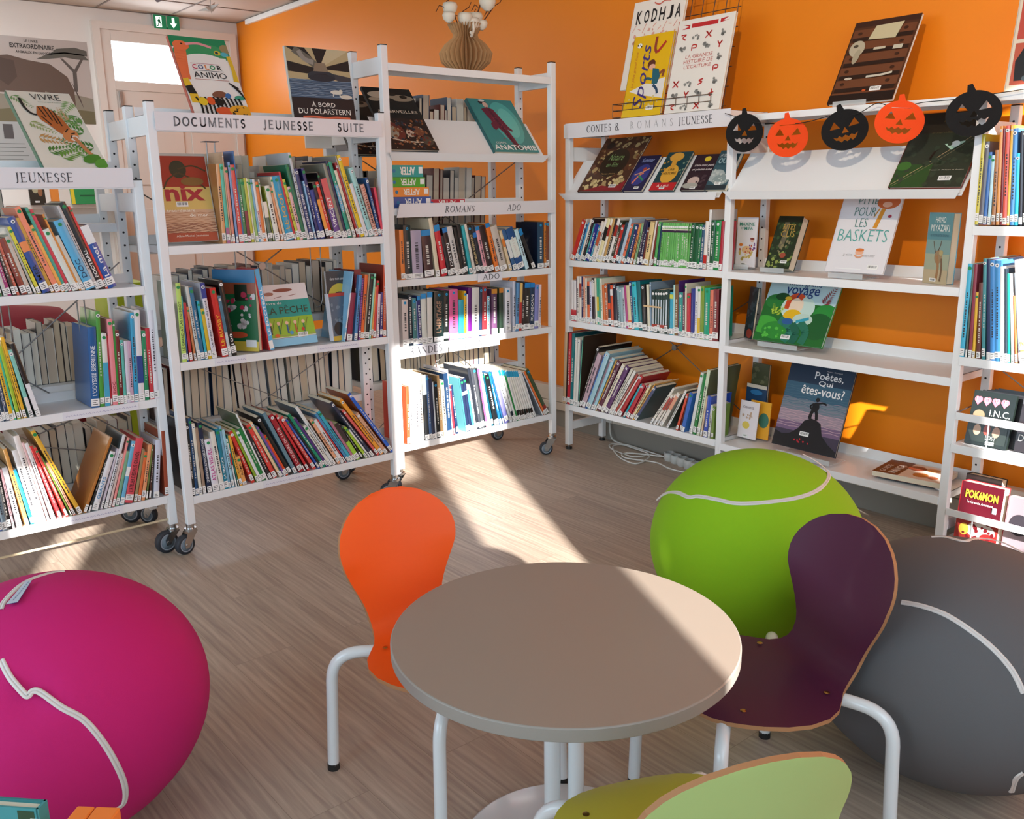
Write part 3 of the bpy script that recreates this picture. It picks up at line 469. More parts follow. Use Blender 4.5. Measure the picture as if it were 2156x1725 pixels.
d1|0.0479 23.3 223 25.5 -0.004 c82c20 1.0441 w^band=.0,.08,f08030;0.0767 23.0 232 6.1 -0.004 e0dcd8 -1.0441;0.0843 22.9 201 12.8 -0.004 204878 -1.0441 w;0.0993 22.6 211 8.7 -0.004 3c98c8 -1.0441;0.1134 21.5 229 12.4 -0.004 e4dcd0 -1.0441;0.1301 20.8 231 17.2 -0.004 2c2024 -1.0441 w;0.1491 20.9 203 8.3 -0.004 40a8a0 -1.0441;0.1588 21.3 200 24.9 -0.004 1c2888 1.0441 t=,;0.1861 21.4 194 11.4 -0.004 2c98b4 -1.0441 w;0.2007 20.8 215 18.5 -0.004 e4d8cc -1.0441 band=.4,.75,c05838;0.2230 20.2 231 14.8 -0.004 ece4dc -1.0441;0.2403 19.9 229 22.1 -0.004 e8dca8 1.0441 band=.5,.8,20201c;0.2646 19.7 230 13.6 -0.004 ece4d4 -1.0441 band=.6,.85,a02c20;0.2822 19.0 229 15.5 -0.004 c89c5c -1.0441;0.2992 18.9 230 12.8 -0.004 2c2420 -1.0441;0.3138 19.2 230 17.4 -0.004 ece4dc -1.0441 band=.6,.85,a02c20;0.3328 19.7 220 16.9 -0.004 3c4030 -1.0441 w;0.3525 19.2 195 18.0 -0.004 c02c20 -1.0441 w^t=,;0.3724 19.2 211 17.3 -0.004 1c3c4c -1.0441;0.3916 19.5 233 17.2 -0.004 b4c8d8 1.0441;0.4107 19.7 204 16.2 -0.004 e0704c -1.0441 w;0.4296 19.3 203 13.0 -0.004 1c5c68 -1.0441;0.4485 18.0 199 19.5 -0.004 282c68 -1.0441 w;0.4733 16.8 204 13.7 -0.004 d8884c -1.0441;0.4964 14.6 204 13.3 -0.004 88b080 -1.0441;0.5174 12.6 221 13.8 -0.004 3c3048 -1.0441;0.5357 11.6 213 13.5 -0.004 20244c -1.0441;0.5513 11.0 182 11.9 -0.004 6c3020 -1.0441 w;0.5642 11.1 208 26.5 -0.004 e4c88c 1.0441;0.5994 10.0 216 10.2 -0.004 e4dcd4 -1.0441;0.6127 9.2 211 8.8 -0.004 782c20 -1.0441;0.6271 7.7 210 15.9 -0.004 50a458 -1.0441 w;0.6486 6.2 206 9.4 -0.004 143c54 -1.0441;0.6617 5.2 204 11.4 -0.004 6cb85c -1.0441 s1;0.6755 4.5 204 13.0 -0.004 64b054 -1.0441 s1;0.6893 4.3 204 12.5 -0.004 6cb45c -1.0441 s1;0.7024 4.2 204 12.3 -0.004 64b054 -1.0441 s1;0.7155 4.0 204 11.9 -0.004 60ac54 -1.0441 s1;0.7291 3.5 204 11.5 -0.004 68b45c -1.0441 s1;0.7426 2.9 203 10.9 -0.004 60ac54 -1.0441 s1;0.7555 2.4 204 11.9 -0.004 6cb860 -1.0441 s1;0.7684 2.1 204 12.1 -0.004 60ac54 -1.0441 s1;0.7812 1.9 204 12.7 -0.004 5ca850 -1.0441 s1;0.7945 1.8 204 12.2 -0.004 68b45c -1.0441 s1;0.8072 1.7 204 12.1 -0.004 60ac54 -1.0441 s1;0.8198 1.5 204 12.0 -0.004 6cb45c -1.0441 s1;0.8324 2.9 204 9.9 -0.004 60ac54 -1.0441 s1;0.8428 3.8 205 18.6 -0.004 185830 1.0441 w;0.8620 4.4 202 26.0 -0.004 145830 1.0441 w;0.8898 3.9 201 12.9 -0.004 187840 -1.0441 w;0.9056 3.1 198 16.2 -0.004 345474 -1.0441 w;0.9251 2.1 215 18.1 -0.004 e8e0d8 1.0441 band=0,.3,c02820;0.9478 0.9 266 13.3 -0.004 e4e0dc 1.0441 cov=c0bcb8;0.9616 1.2 220 22.9 -0.004 145430 1.0441 w;0.9852 1.7 219 28.8 -0.004 188840 1.0441 w;1.0154 1.8 217 15.6 -0.004 b02838 1.0441
d2|0.0549 -0.2 217 15.4 -0.004 e8e4e4 -0.7231 band=0,.28,c02434;0.0731 -0.9 216 20.5 -0.004 e8e4e4 -0.7231 band=0,.28,c02434;0.0942 -0.9 230 4.2 -0.004 3c1c3c -0.7231;0.0994 -1.2 239 17.0 -0.004 e4dcd4 -0.7231;0.1171 -0.5 239 15.4 -0.004 ece4d8 -0.7231 band=.55,.85,a03828;0.1340 -0.9 241 11.4 -0.004 20205c -0.7231;0.1461 -1.0 241 15.8 -0.004 e0a084 -0.7231;0.1635 -1.4 234 13.1 -0.004 e8e0d0 -0.7231;0.1772 -1.2 216 18.0 -0.004 e06838 -0.7231 band=.45,.9,1c2030;0.1968 -1.6 218 15.7 -0.004 d4d4e8 -0.7231;0.2157 -2.5 237 20.9 -0.004 302028 0.7231 w^band=.6,.9,e0dcd8;0.2391 -3.1 238 12.8 -0.004 e4e0c8 -0.7231;0.2525 -2.8 239 13.9 -0.004 3ca888 -0.7231 band=.3,.6,d8c040;0.2670 -2.5 240 10.0 -0.004 58b090 -0.7231;0.2803 -3.3 239 12.3 -0.004 e4e4d0 -0.7231;0.2958 -4.2 208 17.1 -0.004 d87038 -0.7231;0.3136 -3.9 215 19.3 -0.004 c86838 -0.7231 w;0.3340 -3.6 214 18.0 -0.004 202c40 -0.7231 band=.4,.55,e05830;0.3527 -3.5 210 16.9 -0.004 e05428 -0.7231 band=.75,.9,e8e4e0;0.3734 -4.5 219 26.9 -0.004 202030 0.7231 w;0.4024 -4.7 209 15.4 -0.004 8ca8b0 -0.7231 w;0.4206 -5.5 202 18.5 -0.004 90acb4 -0.7231 w;0.4415 -6.1 204 15.1 -0.004 c0ccd4 -0.7231;0.4579 -6.4 215 14.7 -0.004 b04080 -0.7231;0.4742 -6.8 216 23.0 -0.004 d8c8a0 0.7231 band=0,.2,e06020;0.4979 -6.8 239 14.9 -0.004 184070 -0.7231 w;0.5134 -6.6 236 29.6 -0.004 38b8c8 0.7231 g;0.5438 -5.7 242 23.1 -0.004 0c6870 0.7231;0.5685 -4.9 228 27.1 -0.004 20201c 0.7231 w;0.6004 -4.0 230 16.0 -0.004 dcd8c0 -0.7231;0.6164 -2.7 242 10.0 -0.004 7c94a8 -0.7231 w;0.6275 -1.3 206 17.1 -0.004 203c34 -0.7231 w^s2;0.6452 -0.6 207 15.4 -0.004 203c34 -0.7231 w^s2;0.6611 -0.6 208 15.3 -0.004 203c34 -0.7231 w^s2;0.6770 -0.3 209 14.7 -0.004 203c34 -0.7231 w^s2;0.6922 0.0 210 15.1 -0.004 203c34 -0.7231 w^s2;0.7079 0.1 214 17.2 -0.004 203c34 -0.7231 w^s2;0.7267 -0.4 215 10.7 -0.004 14302c -0.7231;0.7395 -0.9 203 19.7 -0.004 30a4c4 0.7231 band=.85,.95,c8d040;0.7597 -1.0 239 10.2 -0.004 b0dcd8 -0.7231;0.7708 -1.2 238 20.2 -0.004 7c5c30 0.7231;0.7918 -1.1 261 4.0 -0.004 4c2870 -0.7231;0.7970 -1.4 206 21.9 -0.004 2c9890 0.7231 w;0.8194 -1.6 209 13.4 -0.004 603044 -0.7231;0.8334 -1.7 250 9.8 -0.004 e0dcc4 -0.7231 g;0.8437 -1.3 205 22.3 -0.004 c8303c 0.7231 g;0.8678 -1.1 229 23.4 -0.004 283488 0.7231;0.8916 -1.0 240 14.1 -0.004 dcdce4 -0.7231 t=,;0.9063 -1.0 241 16.1 -0.004 e0e0d8 0.7231 g^band=.05,.4,e0b830;0.9233 -1.2 244 20.9 -0.004 7c9c30 0.7231 g;0.9452 -0.9 238 30.1 -0.004 10a07c 0.7231 g^t=,;0.9773 -1.0 231 18.6 -0.004 e07860 0.7231;0.9969 -1.0 236 29.6 -0.004 7c2c30 0.7231 cov=4c1418
d3|-0.0123 2.1 396 22.5 -0.004 d8bc98 0.2593;0.0110 2.0 399 8.8 -0.004 1c1014 -0.2593;0.0206 2.0 396 23.1 -0.004 d02c3c 0.2593 t=,;0.0445 2.3 398 23.7 -0.004 18747c 0.2593 cov=145058;0.0690 2.6 376 15.7 -0.004 e4e4dc 0.2593 w;0.0854 2.9 369 19.1 -0.004 e4e4dc 0.2593 w;0.1054 4.5 368 4.0 -0.004 1c4864 -0.2593;0.1089 4.9 390 5.4 -0.004 68b898 0.2593 cov=3c3028;0.1151 22.3 371 14.3 -0.004 1c181c 0.2593 w^cov=0c0c10;0.1314 22.4 328 30.6 -0.004 c4a8b4 0.2593;0.1652 24.1 346 7.0 -0.004 2c70c0 -0.2593 w;0.1736 24.2 350 29.8 -0.004 a4ccd8 0.2593 w;0.2070 25.5 331 10.2 -0.004 8c7080 -0.2593 w;0.2190 25.7 330 18.9 -0.004 a0ccdc 0.2593 w;0.2408 26.9 326 7.3 -0.004 d0a030 -0.2593;0.2497 27.9 322 26.9 -0.004 58203c 0.2593 w^t=,;0.2809 29.3 311 21.1 -0.004 e4dcc4 0.2593 w^t=,;0.3058 30.2 308 25.8 -0.004 5c3468 0.2593 w^t=,;0.3365 31.5 303 14.8 -0.004 d4d0c0 0.2593;0.3545 32.6 298 15.7 -0.004 e0e0d8 0.2593;0.3739 33.8 287 11.9 -0.004 a84438 -0.2593;0.3890 34.4 281 8.4 -0.004 e0dcd4 -0.2593 w;0.4082 33.1 278 20.1 -0.004 b42830 0.2593 w;0.4432 31.7 224 10.6 -0.004 10a0b0 -0.2593 w;0.4626 30.4 220 20.6 -0.004 b82838 0.2593 w;0.4872 31.2 233 8.5 -0.004 9c2030 -0.2593 w;0.4980 31.9 234 13.6 -0.004 e4d4a4 -0.2593 w;0.5148 33.9 253 5.0 -0.004 e0a040 -0.2593;0.5216 34.5 231 16.8 -0.004 404c70 0.2593 w^cov=2c4c50;0.6283 35.3 247 11.8 -0.004 e4e0d4 -0.2593;0.6502 33.8 201 13.4 -0.004 e4dcd0 -0.2593 band=.5,.9,a83c30;0.6706 33.0 208 9.3 -0.004 e4dcd0 -0.2593 band=.5,.9,a83c30;0.6915 31.0 212 18.0 -0.004 e4dcd0 0.2593 band=.5,.9,e0a080;0.7364 28.5 231 11.9 -0.004 e4e4dc 0.2593 w^cov=284438;0.7952 17.5 199 12.3 -0.004 d84c30 -0.2593 w;0.8187 14.7 198 4.1 -0.004 501c28 -0.2593;0.8270 13.6 204 20.8 -0.004 2c68c0 0.2593 g^cov=3c80d0;0.8787 10.7 310 17.3 -0.004 dce0dc 0.2593 g;0.8995 10.1 305 16.7 -0.004 18803c 0.2593 t=,;0.9228 8.9 327 18.1 -0.004 d0dcc0 0.2593 t=,^cov=5a6040;0.9447 8.0 200 9.7 -0.004 d8c0a0 -0.2593;0.9617 5.9 202 22.4 -0.004 2c50b4 0.2593 t=,;0.9888 4.3 162 12.7 -0.004 d0d4cc -0.2593;1.0079 2.0 159 12.9 -0.004 708c40 -0.2593 w
e1|2.1201 -0.9 306 11.6 -0.004 d4c440 1.2656 t=,;2.1327 -0.8 281 14.3 -0.004 6c6870 1.2656 w;2.1485 -1.2 245 11.3 -0.004 3c70bc 1.2656 g;2.1631 -2.0 234 10.0 -0.004 c0e4f0 -1.2656 g;2.1771 -3.0 251 12.5 -0.004 b87c4c 1.2656 t=,;2.1931 -3.8 330 10.1 -0.004 f0a458 1.2656 w;2.2058 -4.2 322 7.4 -0.004 8c2830 -1.2656;2.2139 -4.0 330 13.3 -0.004 e86454 1.2656 w;2.2281 -3.7 331 7.7 -0.004 f4bc50 1.2656 w;2.2378 -4.0 320 13.3 -0.004 4c88c8 1.2656 w;2.2529 -4.4 238 10.9 -0.004 28b0d8 1.2656 w;2.2672 -5.2 311 10.6 -0.004 282830 1.2656;2.2806 -5.7 317 11.5 -0.004 202428 1.2656 w
e2|2.1143 -0.4 337 15.9 -0.004 4cb8dc 0.7923 g^t=,;2.1350 -1.2 335 6.1 -0.004 607068 -0.7923;2.1458 -2.0 336 11.3 -0.004 943c4c 0.7923;2.1593 -2.5 238 9.5 -0.004 e8b83c -0.7923 g;2.1745 -3.8 272 13.9 -0.004 704038 0.7923;2.1933 -4.9 358 11.7 -0.004 48949c 0.7923 w^t=,;2.2108 -5.8 357 11.6 -0.004 20305c 0.7923;2.2232 -5.9 355 14.9 -0.004 4890d4 0.7923 w^t=,;2.2386 -5.9 353 17.5 -0.004 4490cc 0.7923 w^t=,;2.2574 -6.0 334 13.1 -0.004 f0f0f0 0.7923;2.2720 -6.2 328 9.3 -0.004 384858 0.7923;2.2828 -6.5 311 7.8 -0.004 20b898 -0.7923;2.2948 -7.2 312 8.9 -0.004 e8e8ec 0.7923;2.3079 -8.2 237 7.9 -0.004 e88050 -0.7923;2.3197 -9.1 317 4.0 -0.004 808890 -0.7923;2.3242 -9.2 362 22.2 -0.004 ececec 0.7923 t=12,c0b060
a1|0.4791 -8.3 187 10.0 0.0 2a7a50 -1.0718;0.4943 -9.8 199 12.4 0.0 c8ccc8 -1.0718;0.5074 -9.9 176 10.6 0.0 a02870 -1.0718 t=,;0.5228 -11.3 209 11.3 0.0 3c3030 -1.0718;0.5356 -11.7 192 7.9 0.0 c8604c -1.0718 t=,;0.5506 -13.7 199 18.7 0.0 843428 1.0718 t=,;0.5716 -14.1 206 13.2 0.0 c8bcb0 1.0718 g;0.5911 -15.7 240 6.9 0.0 b0b4a8 -1.0718;0.6013 -16.3 242 11.5 0.0 d8d43c 1.0718 g^t=,;0.6178 -17.3 275 25.6 0.0 2c4c98 1.0718 w^t=MER,202020^band=.55,.68,f09050;0.6455 -17.5 274 10.8 0.0 c89838 1.0718 t=,;0.6597 -18.0 312 18.6 0.0 f08c6c 1.0718 g^t=,;0.6801 -18.1 247 10.9 0.0 f0ac50 1.0718 g;0.6922 -18.1 311 10.1 0.0 40a08c 1.0718 g;0.7034 -18.1 303 10.3 0.0 cc3048 1.0718 g;0.7170 -18.8 231 21.7 0.0 dce4dc 1.0718 g;0.7403 -18.8 288 6.3 0.0 d88c38 -1.0718 g;0.7475 -18.9 207 13.1 0.0 d0ccc0 1.0718;0.7632 -18.4 260 31.8 0.0 58b0dc 1.0718 g^t=DOC,204060;0.7976 -18.4 316 10.8 0.0 c0bcbc 1.0718 t=,;0.8096 -18.2 326 20.0 0.0 1c1c20 1.0718 g^t=FOOTBALL,f0f0f0;0.8312 -18.0 312 7.8 0.0 d42c28 -1.0718 g;0.8411 -18.4 237 29.7 0.0 2050a4 1.0718 band=.72,1,e8e8e8^t=La~mer,f0f0f0
a2|0.4230 -6.4 216 12.1 0.0 304468 -0.6360;0.4357 -5.6 232 10.5 0.0 284058 -0.6360;0.4469 -4.9 224 11.2 0.0 304060 0.6360;0.4592 -5.0 241 12.2 0.0 e8b828 0.6360;0.4722 -5.2 256 6.1 0.0 40c098 -0.6360;0.4818 -6.0 267 10.8 0.0 a8c838 0.6360;0.4954 -6.6 283 4.0 0.0 c8a828 -0.6360;0.5017 -7.0 298 10.3 0.0 e8b42c 0.6360 t=,;0.5212 -9.0 252 13.4 0.0 84ccc0 0.6360 w^band=0,.3,e8e4e4;0.5431 -10.9 274 15.4 0.0 1c1c1c 0.6360 band=0,.45,e8e8ec;0.7305 3.7 301 29.3 0.0 1c5c9c 0.6360 t=L'ODYSSEE~SIBERIENNE,e0e8f0;0.7624 3.6 357 15.0 0.0 4c9c3c 0.6360 w^t=,;0.7797 3.2 274 18.3 0.0 e4e4e0 0.6360 g^band=0,.6,48a8cc;0.7997 2.8 264 5.7 0.0 b02838 -0.6360;0.8077 2.3 324 18.3 0.0 ec9098 0.6360 g^t=DOC,902030;0.8270 2.3 316 7.2 0.0 308c38 -0.6360 w;0.8350 2.1 280 12.9 0.0 702428 0.6360 w^t=,;0.8486 2.5 242 10.4 0.0 5cb8ac -0.6360 w;0.8603 2.8 237 12.4 0.0 d8d4e4 0.6360;0.8734 2.6 236 12.5 0.0 c8a8c0 0.6360;0.8871 3.0 341 15.8 0.0 38a0cc 0.6360 w^t=,;0.9043 2.7 348 21.2 0.0 e4e0e4 0.6360 g^band=.2,.5,304890;0.9269 2.8 268 15.5 0.0 20885c 0.6360 w;0.9463 1.9 277 15.5 0.0 c83440 0.6360;0.9631 1.7 344 19.0 0.0 e8e4ec 0.6360 t=,
a3|0.3719 -3.4 262 11.3 0.0 4868a0 -0.2404;0.3838 -2.4 265 14.8 0.0 7c94a4 0.2404;0.3993 -2.6 247 13.9 0.0 1c1c20 0.2404;0.4161 -3.3 225 7.3 0.0 e8b0b8 -0.2404 t=,;0.4306 -5.1 230 16.9 0.0 d8d8dc 0.2404;0.4586 -7.1 298 12.4 0.0 e8ac5c 0.2404 t=,;0.4771 -8.7 217 10.4 0.0 30a8d8 -0.2404;0.4888 -8.0 288 18.0 0.0 ececec 0.2404;0.5087 -8.3 340 18.8 0.0 f0e8e4 0.2404;0.5319 -9.0 312 8.2 0.0 f0c8c8 0.2404;0.5483 -10.5 309 12.0 0.0 f0ecec 0.2404;0.5718 -12.6 297 10.6 0.0 dc3c40 0.2404 t=,;0.5962 -15.1 292 8.8 0.0 e84c44 0.2404 g^t=,;0.6136 -16.8 256 4.0 0.0 6c8838 -0.2404;0.6214 -17.6 228 9.1 0.0 f09c80 -0.2404 t=,;0.6403 -19.7 365 14.5 0.0 e8b43c 0.2404 g^t=,;0.6561 25.1 299 10.7 0.0 b87838 0.2404 cov=c08040;0.6732 24.2 266 6.3 0.0 202424 -0.2404 t=,;0.6875 22.7 232 20.9 0.0 e8e8ec 0.2404 g^t=GEANTS,2888c0;0.7173 21.1 239 7.7 0.0 d0c8d4 -0.2404;0.7308 20.0 291 11.8 0.0 dcdce0 0.2404 cov=505c60;0.7464 19.3 214 8.5 0.0 d8c4bc -0.2404 w;0.7600 18.2 273 8.8 0.0 f09894 -0.2404 g;0.7730 17.3 216 12.0 0.0 7cae8c -0.2404;0.7895 16.3 252 14.5 0.0 70b8dc 0.2404 w^band=.45,.6,f0f0f0;0.8082 15.6 257 28.4 0.0 dc505c 0.2404 t=L'ATELIER~DES~PLUS~GRANDS,302020;0.8418 14.6 210 11.1 0.0 a08860 -0.2404;0.8558 13.8 196 11.4 0.0 e0703c -0.2404 g;0.8707 13.0 222 13.7 0.0 e8a070 0.2404;0.8878 12.2 216 5.8 0.0 6c7c40 -0.2404 w;0.8993 10.8 217 7.0 0.0 4c2c24 -0.2404 t=,;0.9180 7.8 233 20.9 0.0 d0d4e4 0.2404;0.9631 2.4 264 14.7 0.0 a0482c 0.2404
"""
# ---------------------------------------------------------------- books standing on the shelves
NAMES = {'red': 'c02828', 'orange': 'e08030', 'yellow': 'e0c030', 'lime green': 'a8c840', 'green': '2c8c44', 'dark green': '1c4834', 'teal': '1c8c8c', 'mint': '90d0c0',
 'light blue': '90c0dc', 'blue': '2c60b0', 'navy': '20284c', 'purple': '583068', 'mauve': 'a888a8', 'pink': 'e0889c', 'maroon': '702030', 'brown': '7c5438', 'tan': 'c89c68',
 'cream': 'e8dcc0', 'white': 'e8e8e8', 'grey': '989890', 'dark grey': '404448', 'black': '18181a', 'sky blue': '38a8d8', 'grey blue': '6888a0'}
_NR = {k: [int(v[i:i+2], 16) for i in (0, 2, 4)] for k, v in NAMES.items()}
def cname(h):
    c = [int(h[i:i+2], 16) for i in (0, 2, 4)]
    return min(_NR, key=lambda k: sum((a-b)**2*w_ for a, b, w_ in zip(c, _NR[k], (2, 3, 2))))
ORD = 'first second third fourth fifth sixth seventh eighth ninth tenth eleventh twelfth thirteenth fourteenth fifteenth sixteenth seventeenth eighteenth nineteenth twentieth'.split()
SH = {  # frame object, shelf phrase, group, book depth
 'a1': (A, 'far left rack top row'), 'a2': (A, 'far left rack middle row'), 'a3': (A, 'far left rack bottom row'),
 'b1': (B, 'DOCUMENTS rack top row'), 'b2': (B, 'DOCUMENTS rack middle row'), 'b3': (B, 'DOCUMENTS rack bottom row'),
 'c1': (C, 'ADO rack top row'), 'c2': (C, 'ADO rack middle row'), 'c3': (C, 'ADO rack bottom row'),
 'd1': (D, 'CONTES bay top row'), 'd2': (D, 'CONTES bay middle row'), 'd3': (D, 'CONTES bay bottom row'),
 'e1': (D, 'right edge upper row'), 'e2': (D, 'right edge second row')}
COV = dict(rough=.28, coat=.25)
def book_mesh(t, h, dp, col, cov, paperback):
    """cover: front board, back board and slightly rounded spine in one shell; open at the three page sides"""
    b = MB(); m = mat(col, **COV); mc = mat(cov or col, **COV); bt = .0018 if not paperback else .0009; bt = min(bt, t*.2)
    e = .0025 if not paperback else 0
    n = 6; sp = []
    for i in range(n+1):
        a = i/n; x = a*t; sp.append((x, -math.sin(a*PI)*min(.0022, t*.10)))
    outer = [(0, dp)] + sp + [(t, dp)]; inner = [(bt, dp), (bt, .0025), (t-bt, .0025), (t-bt, dp)]
    # left board, spine, right board as closed prisms
    def prism(poly, mm):
        k = len(poly); vs = [(x, y, 0) for x, y in poly] + [(x, y, h) for x, y in poly]
        b.add(vs, [tuple(range(k))[::-1], tuple(range(k, 2*k))] + [(i, (i+1) % k, k+(i+1) % k, k+i) for i in range(k)], mm)
    prism([(0, 0), (bt, 0), (bt, dp), (0, dp)], mc); prism([(t-bt, 0), (t, 0), (t, dp), (t-bt, dp)], mc)
    prism(sp + [(t, .003), (0, .003)], m)
    return b, bt, e
class SinkMB(MB):
    T = None; sink = None
    def build(s, name, parent=None, **p):
        s.sink.add_parts(s, s.T); return None
def _addp(self, o, T):
    k = len(self.v); self.v += [tuple(T @ Vector(v)) for v in o.v]; mi = [self.mi(m) for m in o.mats]
    self.f += [tuple(k+q for q in f) for f in o.f]; self.m += [mi[i] for i in o.m]; self.sm += o.sm
MB.add_parts = _addp
fe = MB()
def make_book(par_frame, u, z, rz, lean, h, t, dp, col, opts, label, key, single=True):
    piv = Vector((t, 0, 0)) if lean > 0 else Vector((0, 0, 0)); base_u = u if lean <= 0 else u + t*math.cos(lean)
    T0 = par_frame @ Matrix.Translation((base_u, 0, z)) @ Matrix.Rotation(lean, 4, 'Y') @ Matrix.Translation(-piv)
    if single: NB = MB
    else: SinkMB.T = T0; SinkMB.sink = fe; NB = SinkMB
    cov = None; bands = []; dot = None; title = None; spiral = None; tcol = 'e8e8e8'; pg = False
    for q in opts:
        if q.startswith('cov='): cov = q[4:]
        elif q.startswith('band='): a, c_, d_ = q[5:].split(','); bands.append((float(a), float(c_), d_))
        elif q.startswith('t='):
            s_ = q[2:].rsplit(',', 1); title = s_[0]
            if len(s_) > 1 and s_[1]: tcol = s_[1]
        elif q.startswith('spiral='): spiral = q[7:]
        elif q in ('g', 'w', 'b', 's1', 's2'): dot = q
        elif q == 'pg': pg = True
    pbk = t < .016
    b, bt, e = book_mesh(t, h, dp, col, cov, pbk)
    if single:
        root = b.build('book'); root['label'] = label; root['category'] = 'book'; root['group'] = 'books standing on the shelves'
    else: root = None; fe.add_parts(b, T0)
    pm = NB(); pm.box((bt, .003, e), (t-bt, dp-e-.0005, h-e), paper); pm.build('page_block', root)
    yb = -min(.0022, t*.10)
    s = NB()
    for a0, a1, cc in bands: s.box((.0004, yb-.0006, a0*h), (t-.0004, .001, a1*h), mat(cc, **COV))
    if dot == 's1':   # green series: white number field, dark picture
        s.box((.0004, yb-.0007, .84*h), (t-.0004, .001, .87*h), mat('e0dcc8', .5)); s.box((.0004, yb-.0007, .79*h), (t-.0004, .001, .84*h), mat('38203c', .5))
    if dot == 's2':
        s.box((t*.3, yb-.0007, .2*h), (t*.72, .001, .78*h), mat('c8d4dc', .5)); s.box((.0004, yb-.0007, .13*h), (t-.0004, .001, .2*h), mat('a83828', .5))
    if s.v: s.build('spine_band', root)
    if not pg:
        lb = NB(); lh = min(.028, h*.13)*random.choice((.8, .9, 1, 1)); l0 = random.choice((.002, .004, .006, .012))
        lb.box((.0003, yb-.0010, l0), (t-.0003, .001, l0+lh), stick)
        if t > .007:
            for k in range(3):
                ww = t*random.uniform(.35, .7); lb.box((t*.15, yb-.0013, l0+lh*(.2+.25*k)), (t*.15+ww, yb-.0009, l0+lh*(.28+.25*k)), ink)
        lb.build('spine_label', root)
    r = min(.0065, t*.46)
    if dot in ('g', 'w', 'b'):
        c = {'g': '1c8c50', 'w': 'f0f0f0', 'b': '28a4d8'}[dot]; T = Matrix.Translation((t/2, yb-.0012, h-.016)) @ Matrix.Rotation(-PI/2, 4, 'X')
        q = NB(); q.cyl((0, 0, -.0006), r, .0012, mat(c, .5), 14, T=T)
        if dot != 'g': q.cyl((0, 0, -.0013), r*.45, .0004, mat('58606c' if dot == 'w' else '105080', .5), 10, T=T)
        q.build('round_sticker', root)
    if dot in ('s1', 's2'):
        T = Matrix.Translation((t/2, yb-.0012, h-.018)) @ Matrix.Rotation(-PI/2, 4, 'X'); NB().cyl((0, 0, -.0006), r, .0012, stick, 14, T=T).build('round_sticker', root)
    if title is not None and title != '':
        tb = NB(); n_ = len(title); hh = min(h*.62, n_*t*.85*.72 + .01); z0 = .045; 
        vs, fs = text_mesh(title, bold=.01); wv = t*.55
        tb.add([(t*.76 - bb_*wv, yb-.0009, z0 + aa*hh) for aa, bb_ in vs], fs, mat(tcol, .5)); tb.build('spine_title', root)
    elif title == '' or (t > .011 and not bands and random.random() < .55):
        tb = NB(); z_ = h*random.uniform(.2, .34); dark = sum(int(col[i:i+2], 16) for i in (0, 2, 4)) > 380
        tm = mat('38363c' if dark else 'd8d4cc', .5)
        while z_ < h*random.uniform(.66, .82):
            l = random.uniform(.004, .009); tb.box((t*.36, yb-.0009, z_), (t*.64, yb+.0006, z_+l*.8), tm); z_ += l + random.choice((.0012, .0012, .005))
        tb.build('spine_print', root)
    if spiral:
        sb = NB(); zz = .01; sm = mat(spiral, .4)
        while zz < h-.005:
            sb.tube([(t*.15, .004, zz), (t*.2, -.004, zz+.001), (t*.8, -.004, zz+.002), (t*.85, .004, zz+.003)], .0012, sm, 6); zz += .0105
        sb.build('spiral_binding', root)
    if single: root.matrix_world = T0
    return root
random.seed(11)
rows_all = {}
for ln in BOOKS.strip().split('\n'):
    k, rest = ln.split('|', 1); rows_all[k] = [r_.split(' ') for r_ in rest.split(';')]
for k, rows in rows_all.items():
    frame, phrase = SH[k]
    F = Matrix.Translation(frame.location) @ Matrix.Rotation(frame.rotation_euler.z, 4, 'Z')
    names = [cname(r_[5]) for r_ in rows]; tot = {n: names.count(n) for n in names}; cnt = {}
    zs = abs(float(rows[0][6]))
    for i, r_ in enumerate(rows):
        u, lean, h, t = float(r_[0]), math.radians(float(r_[1])), float(r_[2])/1000, float(r_[3])/1000
        yoff = float(r_[4]); single = not r_[6].startswith('-'); col = r_[5]; opts = r_[7:]
        opts = ' '.join(opts).replace('~', ' ').split('^') if opts else []
        n = names[i]; cnt[n] = cnt.get(n, 0) + 1
        sz = ('slim' if t < .011 else 'thick' if t > .026 else '')
        order = 'only' if tot[n] == 1 else (ORD[cnt[n]-1] + ' of the ' + n + ' ones from the left')
        if tot[n] == 1: lab = f"{sz} {n} book, only {n} spine in the {phrase}"
        else: lab = f"{sz} {n} book, {ORD[cnt[n]-1]} such colour from left, {phrase}"
        dmax = .205 if k[0] in 'abc' else .255
        dp = min(dmax, max(.11, h*random.uniform(.66, .76)))
        if k in ('d1', 'd2') and i > len(rows)-3: dp = .085
        ob = make_book(F @ Matrix.Translation((0, yoff, 0)), u, zs+.0005, 0, lean, h, t, dp, col, opts, lab.strip(), k, single)
